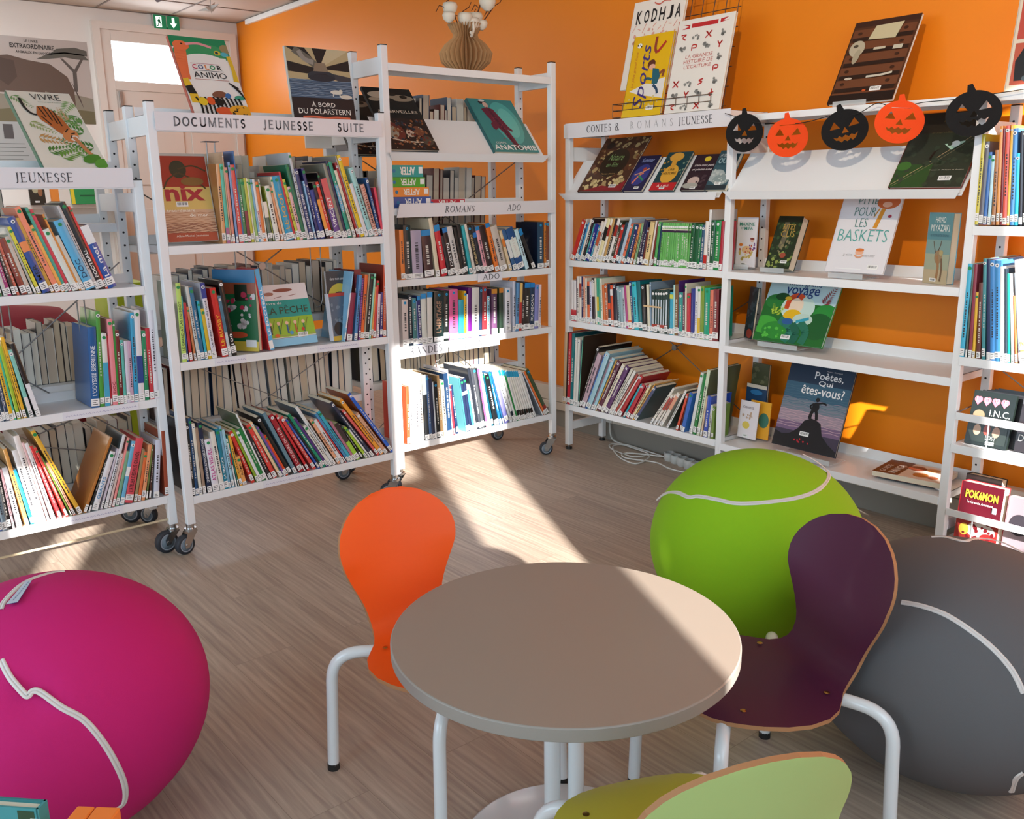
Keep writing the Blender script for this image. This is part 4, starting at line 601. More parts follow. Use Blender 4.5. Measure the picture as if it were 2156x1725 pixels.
# far side rows: only their fore-edges show between the shelves
random.seed(5)
def far_row(frame, x0, x1, z, hmin, hmax, y0, dark=.12):
    F = Matrix.Translation(frame.location) @ Matrix.Rotation(frame.rotation_euler.z, 4, 'Z'); x = x0; lean = random.uniform(-.03, .05)
    while x < x1:
        t = random.uniform(.016, .042); h = random.uniform(hmin, hmax); dp = random.uniform(.13, .165)
        T = F @ Matrix.Translation((x, y0, z+.001)) @ Matrix.Rotation(lean, 4, 'Y')
        cc = random.choice(['1c1c20', '282c34', '6c2420', '203c5c', 'd8d4cc', 'b8b4ac', '443028', 'e0dcd4', 'c8c0b0'])
        fe.box((0, 0, 0), (.0018, dp, h), mat(cc, .4), T); fe.box((t-.0018, 0, 0), (t, dp, h), mat(cc, .4), T)
        fe.box((.0018, .003, .002), (t-.0018, dp, h-.002), mat(random.choice(['d8c8b0', 'dcd4c4', 'd0bca0', 'e0dcd0', 'c8b8a4']), .9), T)
        fe.box((.0018, dp-.003, 0), (t-.0018, dp, h), mat(cc, .4), T)
        x += t + (.001 if random.random() > dark else random.uniform(.003, .012))
        if random.random() < .1: lean = random.uniform(-.05, .06)
far_row(B, .16, .86, 1.21, .28, .36, .30); far_row(B, .10, .90, .875, .20, .235, .31); far_row(B, .04, .93, .47, .22, .25, .31)
far_row(C, .30, .80, 1.60, .19, .27, .32); far_row(C, .04, .78, 1.16, .31, .37, .33); far_row(C, .04, .85, .485, .18, .22, .33); far_row(C, .04, .40, .87, .13, .19, .33)
far_row(A, .42, .78, .69, .20, .25, .31); far_row(A, .30, .95, .275, .21, .25, .31); far_row(A, .35, .6, 1.30, .1, .14, .33)
o = fe.build('books'); tag(o, 'slimmer remaining shelved books and far side rows with fore-edges turned this way', 'books'); o['kind'] = 'stuff'
# rubber band round six dark green books
# ---------------------------------------------------------------- books and things shown face on
def cover_book(name, label, loc, yaw, lean, wd, ht, th, bg, shapes=(), texts=(), edge=None, spine=None, stickr=None, cat='book', stand=None, pages=True, group=None):
    """book standing face out: local x along its width, y into it, z up its cover; leaning back by lean"""
    root = thing(name, label, cat, loc, (-lean, 0, yaw), group)
    m = mat(bg, .32, coat=.15); b = MB()
    if pages:
        b.box((0, 0, 0), (wd, .002, ht), m); b.box((0, th-.002, 0), (wd, th, ht), mat(edge or bg, .3)); b.box((-.0015, 0, 0), (.002, th, ht), mat(spine or edge or bg, .3))
        b.build('cover', root)
        MB().box((.003, .002, .003), (wd-.003, th-.002, ht-.003), paper).build('page_block', root)
    else:
        b.box((0, 0, 0), (wd, th, ht), m); b.build('cover', root)
    a = MB(); k = 0
    def P(x, z): return (x*wd, -.0004-.00012*k, z*ht)
    for s in shapes:
        k += 1; kind, col = s[0], mat(s[-1], .34, coat=.12)
        if kind == 'r': x0, z0, x1, z1 = s[1:5]; a.add([P(x0, z0), P(x1, z0), P(x1, z1), P(x0, z1)], [(0, 1, 2, 3)], col)
        elif kind == 'e':
            cx, cz, rx, rz = s[1:5]; n = 26; rot = s[5] if len(s) > 6 else 0; cr, sr = math.cos(rot), math.sin(rot)
            pts = []
            for i in range(n):
                ex, ez = rx*wd*math.cos(2*PI*i/n), rz*ht*math.sin(2*PI*i/n)
                pts.append((cx*wd + ex*cr - ez*sr, -.0004-.00012*k, cz*ht + ex*sr + ez*cr))
            pts = [(min(max(q[0], .0005), wd-.0005), q[1], min(max(q[2], .0005), ht-.0005)) for q in pts]; a.add(pts, [tuple(range(n))], col)
        elif kind == 'p': pts = [P(min(max(x, .003), .997), min(max(z, .003), .997)) for x, z in s[1]]; a.add(pts, [tuple(range(len(pts)))], col)
        elif kind == 'l':   # stroke
            w_ = s[1]; pts = [Vector((x*wd, 0, z*ht)) for x, z in s[2]]
            if len(pts) > 2: pts = bez(pts, 5)
            for p, q in zip(pts, pts[1:]):
                d_ = (q-p); n_ = Vector((-d_.z, 0, d_.x)).normalized()*w_*wd/2; y_ = Vector((0, -.0004-.00012*k, 0)); e_ = d_*.06
                a.add([(min(max(v_.x, .0004), wd-.0004), v_.y, min(max(v_.z, .0004), ht-.0004)) for v_ in (p-e_+n_+y_, p-e_-n_+y_, q+e_-n_+y_, q+e_+n_+y_)], [(0, 1, 2, 3)], col)
        elif kind == 'leaf':   # fern frond: x, z, length, angle, colour
            x, z, l, an = s[1:5]; x *= wd; z *= ht; ca, sa = math.cos(an), math.sin(an); y_ = -.0004-.00012*k
            for i in range(9):
                f_ = (i+1)/10; bx, bz = x+ca*l*f_, z+sa*l*f_; ll = l*.30*(1-f_*.75)
                for sd in (-1, 1):
                    a2 = an + sd*.95; ex, ez = bx+math.cos(a2)*ll, bz+math.sin(a2)*ll; nx, nz = -math.sin(a2)*ll*.16, math.cos(a2)*ll*.16
                    mx_, mz = (bx+ex)/2, (bz+ez)/2
                    vv = [(bx, y_, bz), (mx_+nx, y_, mz+nz), (ex, y_, ez), (mx_-nx, y_, mz-nz)]
                    vv = [(min(max(q[0], 0), wd), q[1], min(max(q[2], 0), ht)) for q in vv]
                    a.add(vv, [(0, 1, 2, 3)], col)
        elif kind == 'x':    # scatter of little marks: x0,z0,x1,z1,count,size
            x0, z0, x1, z1, n, sz = s[1:7]; rnd = random.Random(int(n*100+sz*1e4))
            for i in range(int(n)):
                cx, cz = rnd.uniform(x0, x1)*wd, rnd.uniform(z0, z1)*ht; r1 = sz*rnd.uniform(.5, 1.4)*wd; an = rnd.uniform(0, PI)
                pts = [(cx+r1*rnd.uniform(.5, 1)*math.cos(an+q*PI/3), -.0004-.00012*k, cz+r1*rnd.uniform(.5, 1)*math.sin(an+q*PI/3)) for q in range(6)]
                pts = [(min(max(q[0], .001), wd-.001), q[1], min(max(q[2], .001), ht-.001)) for q in pts]
                a.add(pts, [tuple(range(6))], col)
        elif kind == 'w':    # wavy horizontal bands: z0,z1,count
            z0, z1, n = s[1:4]
            for i in range(n):
                zz = z0 + (z1-z0)*i/max(n-1, 1); pts = [(x/14, zz + .006*math.sin(x*1.7+i*2)) for x in range(15)]
                for (xa, za), (xb, zb) in zip(pts, pts[1:]): a.add([P(xa, za), P(xb, zb), P(xb, zb+.006), P(xa, za+.006)], [(0, 1, 2, 3)], col)
    if a.v: a.build('cover_picture', root)
    for t_ in texts:
        body, rect, col = t_[:3]; kw = t_[3] if len(t_) > 3 else {}
        tb = MB(); rot = kw.pop('rot', 0) if kw else 0
        if rot:
            x0, z0, x1, z1 = [rect[0]*wd, rect[1]*ht, rect[2]*wd, rect[3]*ht]
            put_text(tb, body, None, mat(col, .4), -.0024, fr=lambda a_, b_: ((x1 - b_*(x1-x0)), z0 + a_*(z1-z0)), **kw)
        else: put_text(tb, body, (rect[0]*wd, rect[1]*ht, rect[2]*wd, rect[3]*ht), mat(col, .4), -.0024, **kw)
        tb.build('cover_title', root)
    if stickr:
        x, z = stickr; sb = MB(); w_ = .045 if wd > .15 else .03; hh = w_*.42
        sb.box((x*wd, -.0026, z*ht), (x*wd+w_, -.001, z*ht+hh), stick)
        xx = x*wd+.004
        while xx < x*wd+w_-.005: sb.box((xx, -.0030, z*ht+hh*.3), (xx+.0009, -.0026, z*ht+hh*.85), ink); xx += random.choice((.0018, .0026, .0034))
        sb.build('barcode_label', root)
    return root
def acrylic_stand(label, loc, yaw, wd):
    t_ = thing('book_stand', label, 'stand', loc, (0, 0, yaw)); m = mat('dfe8ec', .08, alpha=.35)
    MB().bbox((0, -.035, .001), (wd, .09, .004), m, .001).build('foot_plate', t_)
    MB().bbox((0, -.038, .001), (wd, -.034, .022), m, .001).build('front_lip', t_)
    return t_
# on top of the far left rack
cover_book('picture_book', 'picture book VIVRE with a tiger among ferns on the cover, on the far left rack', (-3.556, .842, 1.4995), PI/2+.06, .86, .222, .44, .020, 'eceade',
  [('leaf', .03, .95, .10, -.9, '7ca868'), ('leaf', .98, .90, .12, -2.2, '8cb470'), ('leaf', .98, .70, .13, -2.4, '5c9450'), ('leaf', .1, .6, .11, -.7, '9cb070'), ('leaf', .95, .45, .14, 2.6, '4c8c3c'), ('leaf', .98, .25, .14, 2.7, '3c7c34'), ('leaf', .98, .55, .14, 2.4, '6ca050'), ('leaf', .85, .1, .13, 2.2, '5c9c3c'), ('leaf', .1, .4, .13, -.3, 'c89c60'), ('leaf', .15, .2, .13, .3, '4c8434'), ('leaf', .3, .12, .14, .5, '6c9c3c'), ('leaf', .7, .6, .09, 1.6, 'd0a878'),
   ('p', [(.30, .70), (.36, .80), (.48, .80), (.60, .72), (.68, .60), (.72, .48), (.74, .40), (.68, .37), (.60, .40), (.50, .46), (.40, .56), (.32, .62)], 'c06a30'), ('e', .66, .42, .12, .085, -.4, 'd88a50'), ('e', .70, .385, .06, .04, -.4, 'f0e8e0'),
   ('l', .07, [(.70, .40), (.78, .25), (.90, .06)], 'd08a58'), ('l', .045, [(.30, .68), (.22, .70), (.16, .78), (.15, .90)], '202020'),
   ('l', .02, [(.38, .78), (.42, .66)], '281810'), ('l', .02, [(.45, .79), (.49, .62)], '281810'), ('l', .02, [(.52, .77), (.55, .58)], '281810'), ('l', .02, [(.58, .73), (.60, .55)], '281810'), ('l', .02, [(.36, .66), (.44, .56)], '281810'), ('l', .02, [(.60, .46), (.66, .50)], '181818'), ('l', .02, [(.68, .44), (.74, .45)], '181818'), ('l', .015, [(.64, .38), (.68, .42)], '181818'),
   ('e', .80, .12, .16, .05, .5, '4c8c2c'), ('e', .92, .06, .14, .05, .8, '5ca038')],
  [('VIVRE', (.34, .885, .80, .965), '26282c', dict(bold=-.006)), ('les nouveaux enjeux sur les animaux', (.42, .845, .78, .868), '8c9c8c')], spine='1c6c50', edge='1c6c50')
# on top of the DOCUMENTS rack
cover_book('picture_book', 'picture book COLOR ANIMO with a flamingo and zebra, above the DOCUMENTS sign', (-3.556, 1.392, 1.699), PI/2+.024, .56, .231, .367, .016, 'f2f0ec',
  [('r', 0, .86, 1, 1, '1c8c5c'), ('e', .5, .80, .50, .13, '3c9c64'), ('e', .5, .66, .42, .13, 'f2f0ec'), ('r', .2, .35, .9, .75, 'f2f0ec'), ('e', .78, .815, .06, .03, 'e0c030'), ('e', .77, .815, .03, .018, '203c50'),
   ('l', .20, [(.14, .86), (.10, .70), (.06, .55), (.05, .45)], 'f07848'), ('e', .17, .88, .14, .06, 'f07848'), ('l', .05, [(.26, .90), (.48, .92), (.70, .88)], 'f0a0a8'), ('e', .19, .90, .02, .01, '181818'),
   ('e', .95, .87, .10, .06, '9c8c60'), ('e', .90, .80, .07, .03, '58b8c8'), ('l', .12, [(.98, .78), (.99, .60), (.96, .45)], 'e8c030'), ('l', .14, [(.03, .45), (.06, .36)], 'e8c030'), ('l', .14, [(.06, .36), (.10, .26)], '202020'),
   ('l', .14, [(.10, .26), (.10, .16)], 'e8c030'), ('e', .55, .27, .13, .045, .2, '80503c'), ('e', .70, .26, .06, .03, .8, '3c70b0'), ('e', .90, .24, .09, .03, '3c9c80')] +
  [('l', .035, [(.12 + i*.075, .235 - abs(i-5)*.002), (.17 + i*.072, .14), (.16 + i*.075, .02)], '141414') for i in range(11)] + [('l', .03, [(.80 + i*.04, .42 - i*.03), (.93 + i*.02, .36 - i*.04)], '141414') for i in range(5)] +
  [('e', .22, .17, .08, .05, 'e8c828'), ('e', .36, .18, .07, .05, 'e05c28'), ('e', .50, .17, .08, .045, '181818'), ('e', .55, .06, .16, .05, 'e05c30'), ('e', .85, .07, .22, .07, 'e8a828'), ('x', .68, .02, .98, .12, 14, .018, '181818')],
  [('C', (.245, .585, .325, .645), 'c83058', dict(bold=.02)), ('O', (.345, .585, .435, .645), '304880', dict(bold=.02)), ('L', (.465, .585, .53, .645), 'e08038', dict(bold=.02)), ('O', (.55, .585, .645, .645), '20905c', dict(bold=.02)), ('R', (.68, .585, .76, .645), '202020', dict(bold=.02)),
   ('ANIMO', (.22, .475, .80, .55), '1c1c20', {}), ('_________', (.23, .655, .73, .659), 'b82850', dict(bold=.05)), ('________', (.24, .565, .78, .570), '202840', dict(bold=.05)), ('________', (.22, .452, .82, .457), 'a84830', dict(bold=.05))], spine='b8503c', edge='d8d0c8')
cover_book('picture_book', 'dark picture book À BORD DU POLARSTERN with a ship, above the DOCUMENTS sign', (-3.548, 1.801, 1.699), PI/2-.02, .17, .283, .292, .016, '20303e',
  [('r', 0, .42, 1, 1, 'b8a880'), ('p', [(.5, .75), (0, 1), (.3, 1)], '1c2024'), ('p', [(.5, .72), (.65, 1), (.98, 1), (.98, .98)], 'c8bc98'), ('p', [(.5, .72), (.42, 1), (.66, 1)], '1c1c20'), ('p', [(.5, .72), (1, .86), (1, .70)], '181c20'), ('p', [(.48, .72), (0, .80), (0, .66), (.3, .64)], '181c20'), ('p', [(.55, .68), (1, .62), (1, .5), (.8, .55)], '3a4048'),
   ('l', .11, [(.45, .76), (.34, .84), (.24, .90), (.12, .97)], '6c6a60'), ('l', .07, [(.42, .80), (.28, .84), (.20, .95)], '98948c'), ('e', .52, .62, .22, .075, '283440'), ('e', .52, .60, .16, .05, '10161c'), ('p', [(.40, .68), (.44, .80), (.60, .80), (.64, .68)], '8c7c68'),
   ('r', 0, .30, 1, .56, '44607c'), ('r', 0, .0, 1, .31, '121820'), ('w', .33, .55, 9, '8ca4b4'), ('w', .36, .52, 5, '24384c'), ('e', .52, .59, .22, .05, '202c38'), ('e', .73, .40, .10, .03, 'd8d8cc'), ('e', .88, .34, .10, .03, 'd4d0c0'), ('e', .80, .42, .03, .02, 'd8d8cc'), ('l', .02, [(.68, .38), (.67, .34)], 'd8d8cc'), ('l', .02, [(.78, .38), (.78, .34)], 'd8d8cc'), ('l', .03, [(.14, .035), (.3, .045), (.5, .032), (.7, .045), (.9, .035)], 'e07050')],
  [('À BORD', (.30, .185, .68, .262), 'f0f0e8', {}), ('DU POLARSTERN', (.08, .085, .92, .160), 'f0f0e8', {})], spine='c8c8c0', edge='c8c8c0')
cover_book('board', 'small patchwork coloured board standing behind the dark POLARSTERN book', (-3.80, 1.975, 1.60), PI/2-.1, .05, .125, .40, .01, 'f0ece4',
  [('r', 0, .5, .08, .95, '202020'), ('r', .08, .75, .32, .97, '88a048'), ('r', .32, .75, .62, .97, 'f0e8e8'), ('r', .62, .78, .86, .97, 'e8a070'), ('r', .86, .78, 1, 1, '583088'), ('r', .08, .55, .32, .75, 'a0b050'), ('r', .32, .6, .5, .78, 'e8d8e0'), ('r', .5, .56, .74, .78, 'e8c030'), ('r', .74, .56, 1, .78, 'c03048')],
  [('1008', (.46, .50, .92, .62), '202028', {})], pages=False, cat='board')
# slanted shelf of the tall rack
F_ = -3.556
def disp(name, label, y0, ang, wd, ht, *a, **k): return cover_book(name, label, (F_, y0, 1.590), PI/2, ang, wd, ht, *a, **k)
mont = [('r', 0, .0, 1, 1, '141414'), ('e', .35, .88, .30, .06, 'c8bca8'), ('e', .7, .84, .28, .055, '9c8c78'), ('e', .4, .80, .16, .035, '201c18'), ('e', .55, .90, .10, .03, '2c241c'), ('e', .78, .86, .08, .03, '201810'), ('e', .15, .80, .12, .03, 'b0a490'),
  ('r', 0, 0, 1, .50, '2c1c18'), ('e', .25, .28, .20, .15, '6c3028'), ('e', .2, .28, .12, .10, 'a09888'), ('l', .03, [(0, .22), (.3, .14), (.7, .12), (1, .16)], 'd0c4b0'), ('e', .55, .26, .08, .06, 'c8b8a8'), ('e', .75, .30, .12, .08, '784830'), ('e', .85, .15, .12, .08, '50483c'), ('x', .02, .02, .98, .48, 46, .035, '905c38'), ('x', .02, .02, .98, .46, 36, .028, '283848'), ('x', .02, .02, .98, .46, 26, .022, 'c8b498'), ('x', .02, .02, .98, .48, 18, .03, '702820')]
disp('picture_book', 'dark crowded picture book MONDES & MERVEILLES, right hand one of the pair', 2.262, .68, .258, .365, .014, '141414', mont, [('& MERVEILLES', (.10, .585, .92, .63), 'd8d0c0', {})])
cover_book('picture_book', 'dark crowded picture book MONDES & MERVEILLES, left hand one behind the post', (-3.72, 2.16, 1.575), PI/2, .62, .20, .34, .014, '141414', mont, [('MONDES', (.30, .50, .92, .545), 'd8d0c0', {})])
disp('picture_book', 'teal picture book ANATOMIE with a standing man in dark red on the slanted shelf', 2.85, .70, .285, .345, .020, '3c8c8c',
  [('e', .62, .55, .30, .40, '54b0ac'), ('e', .66, .55, .18, .28, '6cc4bc'), ('e', .30, .93, .09, .035, '241820'), ('e', .30, .965, .07, .02, 'e8e4e0'), ('e', .34, .885, .055, .05, 'e0b8a8'), ('r', .30, .82, .37, .87, 'd8b0a0'),
   ('p', [(.20, .80), (.34, .84), (.46, .80), (.54, .60), (.60, .46), (.66, .40), (.62, .38), (.54, .42), (.58, .28), (.62, .08), (.52, .08), (.48, .2), (.42, .36), (.36, .45), (.28, .40), (.24, .44), (.24, .52), (.30, .56), (.24, .68)], '6c1c38'), ('l', .05, [(.36, .80), (.44, .5), (.54, .12)], '501430'), ('x', .28, .2, .56, .78, 30, .014, 'a04048'), ('e', .57, .065, .06, .015, '2c1828')],
  [('ANATOMIE', (.03, .03, .97, .125), 'eef0ee', dict(bold=.02)), ('CORPS', (.12, .145, .34, .18), 'e8ecec', {})], spine='1c5c60', edge='e8e0d8')
# stack of thick paperbacks lying on the shelf above the ROMANS ADO sign
def lying(label, X, Y0, Z, L, th, col, word, dp=.13, yaw=0):
    t_ = thing('paperback', label, 'book', (X, Y0, Z), (0, 0, PI/2+yaw), 'stack of thick paperbacks lying flat')
    b = MB(); m = mat(col, .3, coat=.2); b.box((0, 0, 0), (L, dp, .001), m); b.box((0, 0, th-.001), (L, dp, th), m); b.box((0, -.001, 0), (L, .001, th), m); b.build('cover', t_)
    MB().box((.001, .001, .001), (L-.001, dp-.001, th-.001), paper).build('page_block', t_)
    q = MB(); vs, fs = text_mesh(word, bold=.03); q.add([(L*.74-a_*L*.46, -.0015, th*.84-b_*th*.66) for a_, b_ in vs], fs, mat('f0f0e8', .5)); q.build('spine_title', t_)
    MB().box((L*.86, -.0016, th*.3), (L*.98, -.001, th*.85), stick).build('spine_label', t_)
    T = Matrix.Translation((L*.1, -.0012, th*.5)) @ Matrix.Rotation(PI/2, 4, 'X'); MB().cyl((0, 0, -.001), .008, .0015, mat('2878a8', .5), 14, T=T).build('round_sticker', t_)
    return t_
z_ = 1.336
lying('thick blue paperback lying lowest in the AFTER stack', -3.565, 2.272, z_, .20, .048, '3858a0', 'AFTER'); z_ += .0485
lying('thick orange paperback lying second from below in the AFTER stack', -3.57, 2.270, z_, .198, .042, 'f09438', 'AFTER', yaw=.02); z_ += .0425
lying('thick lime green paperback in the AFTER stack, between orange and teal', -3.575, 2.264, z_, .183, .044, '4ca820', 'AFTER'); z_ += .0445
lying('thick teal paperback lying topmost in the AFTER stack', -3.57, 2.262, z_, .172, .052, '1c9c98', 'AFTER', yaw=-.02)
lying('red paperback lying flat right of the AFTER stack', -3.60, 2.478, 1.336, .215, .034, 'c83040', 'AFTER')
# folded paper vase with rose twigs on the tall rack
v = thing('folded_paper_vase', 'tan vase of folded book pages holding white paper roses on the tall rack', 'vase', (-3.66, 2.765, 1.951))
b = MB(); n = 30; prof = [(.062, 0), (.118, .045), (.128, .085), (.10, .125), (.062, .155), (.058, .17), (.085, .215)]; km = [mat('cca070', .9), mat('ac845a', .9)]
P0 = []
for i in range(2*n):
    a = PI*i/n; row = []
    for q, (r, z) in enumerate(prof): rr_ = r*(1.0 if i % 2 == 0 else .60); row.append((rr_*math.cos(a), rr_*math.sin(a), z + (0 if i % 2 else .002)))
    P0.append(row)
for i in range(2*n):
    j = (i+1) % (2*n); vs = P0[i] + P0[j]; k = len(prof); b.add(vs, [(q, k+q, k+q+1, q+1) for q in range(k-1)], km[i % 2])
b.build('folded_pages', v)
for i, (dx, dy, h_, ln) in enumerate([(.02, -.12, .30, 1), (.01, -.02, .27, 1), (-.02, .03, .25, 1), (.0, .10, .33, 1), (.02, .16, .31, 1)]):
    tw = MB(); tw.tube(bez([(0, dy*.2, .16), (dx, dy*.6, .24), (dx, dy, h_)], 4), .003, mat('5c3420', .8), 6)
    tw.tube([(dx, dy, h_), (dx+.01, dy+.03, h_+.02), (dx, dy+.05, h_+.045)], .002, mat('5c3420', .8), 5); tw.tube([(dx*.8, dy*.8, h_-.03), (dx, dy-.04, h_-.02), (dx, dy-.06, h_-.05)], .002, mat('5c3420', .8), 5)
    tw.build('twig', v)
def rose(par, c, r, col='e0d8c8'):
    b = MB(); m = mat(col, .85); c = Vector(c)
    for lay in range(4):
        R = r*(1-lay*.22); pr = [(R*.25, -R*.9), (R*.85, -R*.4), (R, R*.2), (R*.86, R*.62+lay*R*.06), (R*.78, R*.58), (R*.5, 0)]
        b.lathe(pr, m, 14, c=c)
    b.build('paper_rose', par)
for c, r in [((.02, -.10, .275), .035), ((.03, -.115, .235), .030), ((.04, -.03, .235), .035), ((.04, .01, .215), .038), ((.02, .045, .245), .036), ((.05, .06, .215), .028), ((.02, .12, .32), .040)]: rose(v, c, r)
b = MB(); b.tube(bez([(.075, -.01, .22), (.085, -.015, .18), (.10, -.04, .15), (.12, -.05, .152), (.125, -.065, .16)], 6), .006, mat('e0d8c8', .6), 8); b.build('ribbon', v)

# wire display rack with three big albums on top of the wall shelving
wr = thing('wire_display_rack', 'wire grid display rack standing on the wall shelving, holding white albums', 'rack', (-3.29, 3.43, 1.7335))
wm = mat('6c5c50', .4, metal=.7)
b = MB()
for k in range(9): x = .04 + k*.068; b.tube([(x, .05, .0), (x, .17, .62)], .0022, wm, 6)
for k in range(8): z = .03+k*.085; yy = .05+.12*z/.62; b.tube([(.03, yy, z), (.60, yy, z)], .0022, wm, 6)
b.build('grid_panel', wr)
b = MB()
for z in (.012, .045, .075): b.tube([(0, .02, z), (0, -.05, z), (.60, -.05, z), (.60, .02, z)], .0022, wm, 6)
for k in range(10): x = k*.0665; b.tube([(x, -.05, .012), (x, -.05, .075)], .0018, wm, 6)
for k in range(12): x = k*.053; b.tube([(x, -.05, .012), (x, .02, .012)], .0018, wm, 6)
b.build('basket', wr)
flo = [('l', .012, [(.05+.9*i/9, .66+.03*math.sin(i*2)), (.1+.9*i/9, .70+.03*math.cos(i*3))], 'e0a090') for i in range(9)]
cover_book('album', 'tall white album KODHJA behind the yellow sports book', (-3.285, 3.425, 1.877), .01, .24, .322, .421, .014, 'efe8de',
  flo + [('x', .10, .42, .92, .66, 30, .035, 'e0a898'), ('l', .02, [(.40, .96), (.50, .93), (.60, .96), (.72, .95)], 'd06858'), ('x', .15, .30, .9, .5, 10, .05, '8c8c84')],
  [(c, (.09+i*.15, .74, .09+i*.15+.10, .89), '1c1c20', dict(bold=.015)) for i, c in enumerate('KODHJA')], cat='book')
cover_book('album', 'yellow picture book of sports with a footballer, title written sideways', (-3.225, 3.372, 1.742), 0, .235, .245, .385, .014, 'e8b810',
  [('p', [(.1, .32), (.35, .27), (.98, .2), (.98, .36), (.5, .40)], 'eae4dc'), ('p', [(.45, .28), (.98, .2), (.98, .45), (.74, .42)], 'e8e4e0'), ('r', 0, 0, 1, .10, 'e8c020'), ('x', .05, .1, .9, .24, 12, .04, 'd8c890'),
   ('e', .57, .63, .10, .055, .3, '5c2c20'), ('e', .60, .595, .08, .035, 'e8b098'), ('p', [(.62, .58), (.78, .56), (.84, .47), (.80, .38), (.66, .38), (.64, .48)], '1c6070'), ('l', .05, [(.64, .44), (.52, .46), (.44, .44)], '1c6070'), ('l', .055, [(.70, .37), (.80, .32), (.84, .26)], '284868'), ('l', .05, [(.82, .50), (.92, .54), (.90, .46)], '8c4c30'), ('l', .06, [(.60, .96), (.60, .82), (.66, .76)], '9c4030'), ('l', .05, [(.68, .77), (.84, .88)], 'b83028'), ('e', .18, .88, .06, .032, 'f0f0ec'), ('x', .13, .86, .23, .9, 4, .022, '202020')],
  [('Sports', (.25, .09, .58, .88), '3c2c80', dict(rot=1, shear=.3)), ('Le plus grand livre', (.12, .36, .2, .80), 'c87030', dict(rot=1, shear=.3))], stickr=(.62, .07), spine='c8981c', edge='e8b810')
GL = [[(.0, .9), (.9, .9), (.3, .5), (.9, .1)], [(.1, 1), (.5, .5), (.9, 1), (.5, .5), (.5, 0)], [(.9, .9), (.2, .7), (.8, .4), (.1, .1)], [(.1, .1), (.1, .9), (.8, .9), (.8, .5), (.2, .5)], [(0, 0), (1, 1), (.5, .5), (0, 1), (1, 0)], [(.5, 1), (.5, 0), (.1, .3), (.9, .5)]]
sc_ = []; sc2 = []
for j in range(7):
    for i in range(4):
        if j in (2, 3) and i < 3: continue
        x0_, z0_ = .09+.225*i, .775-.125*j
        if (i+j) % 2 == 0: sc_.append(('l', .018, [(x0_+p_*.10, z0_+q_*.07) for p_, q_ in GL[(i*2+j) % 6]], 'c02c28'))
        else: sc2.append(('x', x0_, z0_, x0_+.1, z0_+.07, 6+i*.01+j*.001, .032, '8c8c88'))
cover_book('album', 'large white album LA GRANDE HISTOIRE DE L ECRITURE with red signs', (-2.955, 3.372, 1.742), .005, .23, .315, .42, .014, 'ece8e0',
  [('r', .25, .905, .72, .95, 'c02c30'), ('p', [(.08, .90), (.2, .925), (.1, .95), (.22, .94), (.22, .90)], 'c02c30'), ('p', [(.92, .93), (.8, .925), (.9, .96), (.76, .95), (.76, .91)], 'c02c30')] + sc_ + sc2,
  [('LA GRANDE', (.24, .575, .72, .615), 'c04438', dict(bold=-.01)), ('HISTOIRE DE', (.22, .52, .74, .56), 'c04438', dict(bold=-.01)), ('L\'ÉCRITURE', (.24, .465, .72, .51), 'c04438', dict(bold=-.01))], spine='c85030', edge='e0dcd8')
cover_book('album', 'brown album LE BESTIAIRE SAUVAGE with wooden drawers, high on the wall shelving', (-2.135, 3.415, 1.722), 0, .50, .272, .366, .012, '4c2c1c',
  [('r', 0, .93, 1, 1, '38201a')] + [('r', .02, .80-.155*i, .98, .90-.155*i, '6c4028') for i in range(6)] + [('r', .04, .755-.155*i, .96, .80-.155*i, '281812') for i in range(5)] +
  [('e', .13+.7*(i % 2), .85-.155*(i//2), .035, .018, '3a2014') for i in range(12)] + [('e', .17, .66, .12, .10, .3, 'b8b098'), ('e', .20, .56, .05, .09, -.1, 'a8a088'), ('e', .14, .69, .04, .02, '50483c'), ('p', [(.30, .76), (.72, .74), (.78, .93), (.36, .92)], 'c8c09c'), ('r', .44, .62, .62, .65, 'c8c0a8'), ('r', .74, .60, .88, .65, 'c8c4b0'), ('l', .035, [(.48, .295), (.7, .30), (.86, .32)], 'ccc8b8'), ('e', .2, .29, .06, .015, 'c8c0b0'), ('r', 0, 0, 1, .10, '1c1210'), ('e', .52, .13, .03, .015, 'c85828')],
  [('LE BESTIAIRE', (.37, .865, .74, .895), '4c342c', dict(bold=.01)), ('SAUVAGE', (.42, .805, .68, .845), '4c342c', dict(bold=.01))], stickr=(.60, .12), edge='d8d8d8', spine='30201a')
acrylic_stand('clear plastic stand under the brown bestiary album', (-2.08, 3.40, 1.704), 0, .14)
cover_book('comic_book', 'comic album with red picture panels at the top right corner', (-1.455, 3.41, 1.712), 0, .16, .24, .33, .014, 'd8ccb8',
  [('r', .05, .52, .95, .95, 'b84c40'), ('r', .05, .06, .95, .48, 'b85844'), ('p', [(.08, .3), (.18, .44), (.28, .3), (.28, .1), (.1, .1)], '202428'), ('e', .45, .22, .12, .12, '905040'), ('r', .5, .56, .75, .85, '4c5c58'), ('e', .5, .12, .3, .06, '506068')], ())
